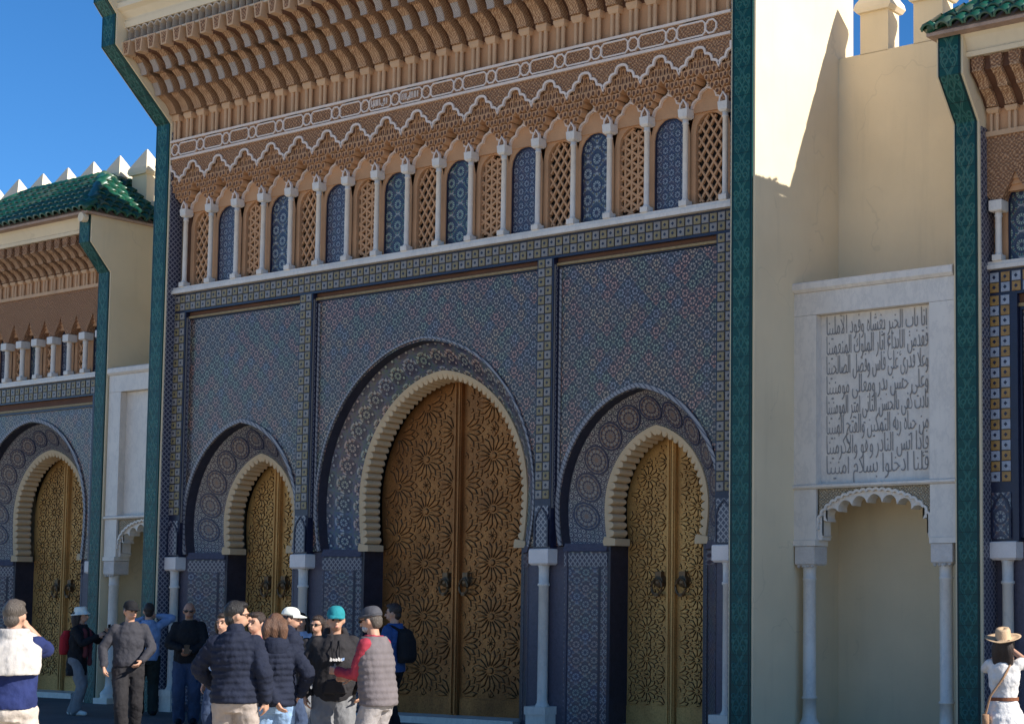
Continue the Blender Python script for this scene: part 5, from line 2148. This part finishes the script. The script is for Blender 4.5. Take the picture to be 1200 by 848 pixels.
    if hat:
        kind, hm = hat
        mb = MB()
        if kind in ('cap', 'backcap', 'beanie'):
            rings = []
            for i in range(8):
                a = PI / 2 * i / 7.2
                rings.append([HT((0.086 * math.cos(a) ** 0.7 * math.cos(2 * PI * k / 20), 0.012 + 0.106 * math.cos(a) ** 0.7 * math.sin(2 * PI * k / 20), 1.672 + 0.098 * math.sin(a) + (0.012 * math.sin(2 * PI * k / 20) if i == 0 else 0))) for k in range(20)])
            mb.loft(rings)
            if kind != 'beanie':
                vs, fs = [], []
                for j in range(5):
                    for i in range(13):
                        a = -PI * (0.14 + 0.72 * i / 12)
                        r = j / 4
                        x, y = 0.086 * math.cos(a), 0.012 + 0.106 * math.sin(a)
                        for up_ in (0, 1):
                            vs.append(HT((x * (1 + 0.05 * r), y - r * 0.078 * math.sin(PI * i / 12) ** 0.6, 1.682 - 0.018 * r - 0.012 * r * abs(math.cos(a)) + 0.006 * up_)))
                for j in range(4):
                    for i in range(12):
                        for up_ in (0, 1):
                            q = lambda jj, ii: (jj * 13 + ii) * 2 + up_
                            fs.append((q(j, i), q(j, i + 1), q(j + 1, i + 1), q(j + 1, i)))
                mb.add(vs, fs)
            else:
                mb.loft([[HT((0.09 * math.cos(2 * PI * k / 20), -0.004 + 0.118 * math.sin(2 * PI * k / 20), z)) for k in range(20)] for z in (1.665, 1.690)])
        else:
            brim, crown, hgt, droop = {'bucket': (0.145, 0.092, 0.09, 0.04), 'fedora': (0.205, 0.090, 0.125, -0.012)}[kind]
            prof = [(0.0, hgt * 0.9), (crown * 0.35, hgt * 0.96), (crown * 0.80, hgt), (crown * 0.95, hgt * 0.8), (crown, 0.02), (crown + 0.012, 0.0), (brim * 0.85, -droop * 0.5 - 0.004), (brim, -droop), (brim, -droop - 0.006), (brim * 0.85, -droop * 0.5 - 0.012), (crown, -0.010)]
            rings = []
            for r, z in prof:
                rings.append([HT((max(r, 0.002) * math.cos(2 * PI * k / 28), 0.008 + max(r, 0.002) * 1.12 * math.sin(2 * PI * k / 28), 1.70 + z + (0.018 * abs(math.cos(2 * PI * k / 28)) if kind == 'fedora' and r > crown + 0.02 else 0) - (0.02 * (1 - abs(math.cos(2 * PI * k / 28))) if kind == 'fedora' and r < crown * 0.5 else 0))) for k in range(28)])
            mb.loft(rings, cap=True)
        ho = fin(mb, 'hat', CL[hm])
        if kind == 'fedora':
            mb = MB()
            mb.loft([[HT((0.0905 * math.cos(2 * PI * k / 28), 0.008 + 0.0905 * 1.12 * math.sin(2 * PI * k / 28), z)) for k in range(28)] for z in (1.705, 1.735)], cap=False)
            b_ = mb.build('hat_band', CL['white_cotton'], ho, loc, True, rz)
            b_.scale = (sc, sc, sc)
    if glasses:
        mb = MB()
        for s in (-1, 1):
            blob(mb, (s * 0.034, -0.098, 1.643), (0.027, 0.008, 0.018), HT, 12, 6)
            mb.tube([HT((s * 0.06, -0.092, 1.648)), HT((s * 0.083, 0.0, 1.645))], 0.004, 5)
        mb.tube([HT((-0.012, -0.103, 1.648)), HT((0.012, -0.103, 1.648))], 0.004, 5)
        fin(mb, 'glasses', LENS)
    if hood:
        mb = MB()
        for q, (rr, zz) in enumerate(((0.105, 1.455), (0.10, 1.49), (0.085, 1.52))):
            chain(mb, [Vector((lx + rr * math.cos(a), 0.045 + ly + rr * 0.95 * math.sin(a), zz - 0.02 * math.sin(a))) for a in [-0.5 + (PI + 1.0) * i / 10 for i in range(11)]], [0.034] * 11, 10)
        blob(mb, (lx, 0.12 + ly, 1.42), (0.10, 0.05, 0.09))
        flesh(mb, 'hood', CL[hood], root, loc, rz, sc, 0.011, 2, 0.012)
    if logo:
        mb = MB()
        for i in range(5):
            x0 = -0.055 + i * 0.024
            mb.ext_y([(x0, 1.245 + (i % 2) * 0.006), (x0 + 0.02, 1.24), (x0 + 0.024, 1.265), (x0 + 0.006, 1.27 + (0.012 if i in (0, 3) else 0))], -0.196, -0.180)
        mb.cur = 1
        mb.ext_y([(0.052, 1.245), (0.078, 1.25), (0.08, 1.275), (0.056, 1.27)], -0.1965, -0.180)
        o = mb.build('chest_logo', [CL['white_cotton'], CL['blue_shirt']], root, loc, False, rz)
        o.scale = (sc, sc, sc)
        mb = MB()
        mb.ext_y([(-0.12, 0.93), (-0.075, 1.07), (0.075, 1.07), (0.12, 0.93)], -0.185, -0.135)
        flesh(mb, 'pouch_pocket', CL[top], root, loc, rz, sc, 0.011, 3)
        mb = MB()
        for s in (-1, 1):
            mb.tube([(s * 0.03, -0.13, 1.44), (s * 0.036, -0.172, 1.36), (s * 0.03, -0.182, 1.26)], 0.005, 6)
        fin(mb, 'drawstring', CL['black'])
    frame = Matrix.Translation(Vector(loc)) @ Matrix.Rotation(rz, 4, 'Z') @ Matrix.Scale(sc, 4)
    return root, frame, arms, HT, fin, loc, rz, sc


def held(name, label, cat, mb, mat, frame, smooth=True, voxel=None, fold=0):
    """an accessory: a thing of its own placed where the person carries it"""
    c = Vector((0, 0, 0))
    for p in mb.v:
        c += Vector(p)
    c /= len(mb.v)
    mb.v = [tuple(Vector(p) - c) for p in mb.v]
    me = mb.mesh(name, mat, smooth)
    o = bpy.data.objects.new(name, me)
    COL.objects.link(o)
    o.matrix_world = frame @ Matrix.Translation(c)
    tag(o, label, cat)
    if voxel:
        r = o.modifiers.new('skin', 'REMESH')
        r.mode = 'VOXEL'
        r.voxel_size = voxel
        r.use_smooth_shade = True
        s = o.modifiers.new('smooth', 'SMOOTH')
        s.iterations = 3
    return o


def at(u, dz):
    """ground point below pixel column u of the photograph at the given distance along the lens axis"""
    d = fw + rt * ((u - 985) / 1978.0) + up * ((547 - 704) / 1978.0)
    p = CAM + d * dz
    return (p.x, p.y)


# 1 man with a white sweater over his shoulders
pr = person('man seen from behind, white sweater over a navy polo shirt, at the left edge', at(18, 13.2), 140, 1.72, 'navy_polo', 'stone_trousers', 'grey_hair',
            R=((-0.075, -0.20, 1.53), (-0.75, 0.0, -1.0)), L=((0.06, -0.22, 1.50), (0.75, 0, -1.0)), sleeve=0.62, top_z=0.90, head=(-16, 4), top_add=0.03)
root, FRM, arms, HT, fin, loc, rz, sc = pr
mb = MB()
torso(mb, [(1.17, 0.172, 0.135, 0.045), (1.25, 0.185, 0.14, 0.04), (1.38, 0.185, 0.12, 0.03), (1.45, 0.13, 0.10, 0.02), (1.50, 0.085, 0.085, 0.02)], (0, 0), 0.028)
chain(mb, [(-0.08, 0.02, 1.48), (-0.15, -0.09, 1.42), (-0.13, -0.15, 1.30), (-0.12, -0.16, 1.0)], [0.05, 0.05, 0.045, 0.035])
chain(mb, [(0.08, 0.02, 1.48), (0.13, -0.09, 1.42), (0.10, -0.15, 1.30), (0.10, -0.16, 1.05)], [0.05, 0.05, 0.045, 0.035])
for q in range(3):
    chain(mb, [(0.10 * math.cos(a), 0.03 + 0.10 * math.sin(a), 1.47 + 0.02 * q) for a in [PI * i / 10 for i in range(11)]], [0.026] * 11)
flesh(mb, 'draped_sweater', CL['white_knit'], root, loc, rz, sc, 0.010, 2, 0.022)
mb = MB()
mb.box(-0.035, 0.035, -0.285, -0.275, 1.52, 1.66)
held('phone', 'dark phone held up by the man with the white sweater', 'phone', mb, LENS, FRM, False)

# 2 woman with the pale bucket hat
pr = person('woman in a pale bucket hat and black coat photographing beside the left niche column', (-8.27, -1.31), 30, 1.60, 'black', 'grey_jeans', 'dark_hair',
            L=((0.12, -0.42, 1.36), (0.5, -0.2, -1)), R=((-0.10, -0.38, 1.30), (-0.6, -0.1, -1)), sex='f', top_z=0.66, top_add=0.035, hat=('bucket', 'pale_cap'), head=(8, -4), lean=(0, -0.05), hair_len=0.12, shoe='off_white', feet=((-0.09, -0.06), (0.10, 0.10)))
root, FRM, arms, HT, fin, loc, rz, sc = pr
mb = MB()
chain(mb, [(0.06, -0.05, 1.47), (0.09, -0.16, 1.36), (0.08, -0.17, 1.15), (0.08, -0.17, 0.85)], [0.045, 0.045, 0.042, 0.04])
chain(mb, [(-0.06, -0.05, 1.47), (-0.07, -0.16, 1.36), (-0.06, -0.17, 1.2), (-0.06, -0.17, 0.98)], [0.045, 0.045, 0.042, 0.04])
flesh(mb, 'scarf', CL['maroon'], root, loc, rz, sc, 0.012, 3, 0.03)
mb = MB()
torso(mb, [(1.0, 0.12, 0.06, 0.20), (1.08, 0.14, 0.075, 0.20), (1.28, 0.14, 0.075, 0.19), (1.40, 0.09, 0.05, 0.17)], (0, 0), 0.01)
held('backpack', 'red backpack on the back of the woman in the pale bucket hat', 'backpack', mb, CL['red'], FRM, True, 0.012)
mb = MB()
mb.box(0.03, 0.11, -0.50, -0.49, 1.36, 1.50)
held('phone', 'dark phone held out by the woman in the pale bucket hat', 'phone', mb, LENS, FRM, False)

# 3 young man in a grey sweatshirt
person('young man in a grey sweatshirt and black cap walking with his face in the sun', at(153, 21.2), -32, 1.71, 'grey_knit', 'charcoal', 'dark_hair',
       R=((-0.29, -0.10, 0.93), (-0.8, 0.6, 0)), L=((0.14, -0.23, 1.00), (1, 0.5, 0)), head=(26, 8), hat=('cap', 'black'), top_z=0.93, top_add=0.032, feet=((-0.06, -0.12), (0.10, 0.20)), trouser_add=0.018)
# 4 person in a light blue shirt behind him
person('person in a light blue shirt with a raised arm, half hidden behind the grey sweatshirt', (-7.35, -0.75), 150, 1.68, 'blue_shirt', 'dark_green', 'dark_hair',
       R=((-0.14, -0.22, 1.56), (-1.0, 0, 0.12)), L=((0.05, -0.25, 1.52), (1, 0, -0.5)), top_add=0.022)
# 5 bald man in black
pr = person('bald man in sunglasses, black jacket and jeans standing before the mosaic wall', (-5.32, -1.52), -40, 1.70, 'black', 'jeans', None,
            R=((-0.07, -0.24, 1.08), (-1, 0.4, -0.2)), L=((0.06, -0.26, 1.05), (1, 0.4, -0.2)), glasses=True, top_add=0.04, top_z=0.88, head=(0, 10), skin=SKIN2, trouser_add=0.022)
mb = MB()
mb.box(-0.03, 0.04, -0.37, -0.36, 1.02, 1.15)
held('phone', 'phone in the hands of the bald man in black', 'phone', mb, LENS, pr[1], False)
# 6 woman behind the puffer jacket
person('dark haired woman in a pale blue top partly hidden behind the navy puffer jacket', at(262, 19.5), -70, 1.57, 'grey_blue', 'jeans', 'dark_hair', sex='f', hair_len=0.10, head=(10, 0))
# 7 man in navy puffer jacket
person('dark haired man with glasses, navy puffer jacket and beige trousers, seen from behind', at(278, 14.4), 128, 1.71, 'navy_puffer', 'beige', 'black_hair',
       R=((-0.26, -0.02, 0.90), (-0.6, 0.8, 0)), L=((0.22, -0.20, 1.02), (0.9, 0.4, -0.2)), puff=1, top_add=0.04, head=(-62, 2), glasses=True, top_z=0.88)
# 8 person in pink
person('woman with pink scarf facing the man in the navy puffer jacket', at(301, 17.0), -70, 1.60, 'pink', 'charcoal', 'dark_hair', sex='f', head=(-10, 0))
# 9 woman in hooded puffer
person('brown haired woman in a hooded navy puffer jacket holding one hand behind her back', at(324, 15.0), 146, 1.60, 'navy_puffer', 'pale_jeans', 'brown_hair',
       L=((0.0, 0.20, 0.93), (1, 0.5, -0.2)), R=((-0.24, -0.05, 0.98), (-0.8, 0.7, 0)), puff=1, top_add=0.045, sex='f', hood='navy_puffer', head=(-12, 2), hair_len=0.06, top_z=0.87, trouser_add=0.022)
# 10 white cap
person('person in a white cap and striped navy puffer jacket behind the hooded woman', at(341, 18.0), 60, 1.64, 'navy_puffer', 'jeans', 'dark_hair', puff=1, top_add=0.04, hat=('cap', 'pale_cap'), head=(-20, 5))
# 11 long haired woman
person('woman with long dark hair and a pale blue shirt standing before the left column', at(353, 21.6), -45, 1.56, 'grey_blue', 'charcoal', 'black_hair', sex='f', hair_len=0.22, head=(-6, 0))
# 12 woman with glasses
person('woman with dark glasses and dark hair standing left of the teal cap', at(373, 20.0), -55, 1.54, 'charcoal', 'grey_jeans', 'dark_hair', sex='f', hair_len=0.10, glasses=True, head=(-14, 4))
# 13 teal cap
person('young man in a teal cap, dark hooded sweatshirt and grey jeans', at(394, 15.5), -38, 1.66, 'charcoal', 'grey_jeans', 'dark_hair',
       R=((-0.27, -0.02, 0.92), (-0.7, 0.7, 0)), L=((0.25, -0.10, 0.95), (0.7, 0.7, 0)), hat=('cap', 'teal'), top_add=0.045, hood='charcoal', logo=True, top_z=0.86, head=(2, 6), trouser_add=0.03)
# 14 man with red sleeves
person('bearded man in grey cap and vest with red sleeves, leaning towards the teal cap', at(446, 15.0), 196, 1.66, 'red_shirt', 'light_grey', 'grey_hair',
       L=((0.08, -0.40, 1.16), (0.25, 0.7, -1.0)), R=((-0.12, -0.36, 1.10), (-0.4, 0.6, -0.8)), lean=(0, -0.07), head=(0, 10), hat=('beanie', 'grey_felt'), glasses=True, beard='white_beard', vest='grey_vest', top_z=0.86, top_add=0.022, trouser_add=0.018)
# 15 man with backpack
pr = person('man in a blue jacket with a black backpack standing before the big brass door', at(462, 21.5), 196, 1.68, 'royal_blue', 'black', 'dark_hair', top_add=0.03, head=(12, 4), L=((0.16, -0.16, 0.98), (0.6, 0.7, 0)))
mb = MB()
torso(mb, [(0.98, 0.13, 0.07, 0.20), (1.05, 0.155, 0.10, 0.21), (1.25, 0.15, 0.10, 0.20), (1.38, 0.12, 0.07, 0.18), (1.43, 0.07, 0.04, 0.16)], (0, 0), 0.01)
for s in (-1, 1):
    chain(mb, [(s * 0.10, 0.13, 1.42), (s * 0.12, 0.02, 1.475), (s * 0.12, -0.11, 1.38), (s * 0.13, -0.12, 1.2), (s * 0.15, 0.02, 1.05)], [0.02] * 5, 8)
held('backpack', 'black backpack worn by the man in the blue jacket', 'backpack', mb, CL['black'], pr[1], True, 0.012)
# 16 woman in white
pr = person('woman in a white dress and tan brimmed hat photographing at the right edge', at(1176, 15.5), 118, 1.42, 'white_cotton', 'white_cotton', 'dark_hair', dress='white_cotton', sex='f',
            R=((-0.10, -0.36, 1.56), (-1, 0, -0.6)), L=((0.05, -0.36, 1.52), (0.8, 0, -0.8)), hat=('fedora', 'tan_felt'), hair_len=0.17, head=(-10, -12), shoe='camel')
root, FRM, arms, HT, fin, loc, rz, sc = pr
mb = MB()
mb.loft([[(0.163 * math.cos(2 * PI * k / 28), 0.132 * math.sin(2 * PI * k / 28), z) for k in range(28)] for z in (1.005, 1.045)], cap=False)
o = fin(mb, 'belt', CL['brown_leather'])
mb = MB()
bevel_box(mb, 0.17, 0.25, 0.02, 0.20, 0.70, 0.86, 0.02)
chain(mb, [(0.21, 0.10, 0.86), (0.16, 0.15, 1.06), (0.0, 0.16, 1.28), (-0.09, 0.08, 1.45), (-0.10, -0.03, 1.48)], [0.014] * 5, 8)
held('handbag', 'small tan handbag on a long strap worn by the woman in white', 'handbag', mb, CL['camel'], FRM)
mb = MB()
mb.box(-0.13, -0.03, -0.47, -0.46, 1.54, 1.70)
held('phone', 'phone held up by the woman in the white dress', 'phone', mb, LENS, FRM, False)
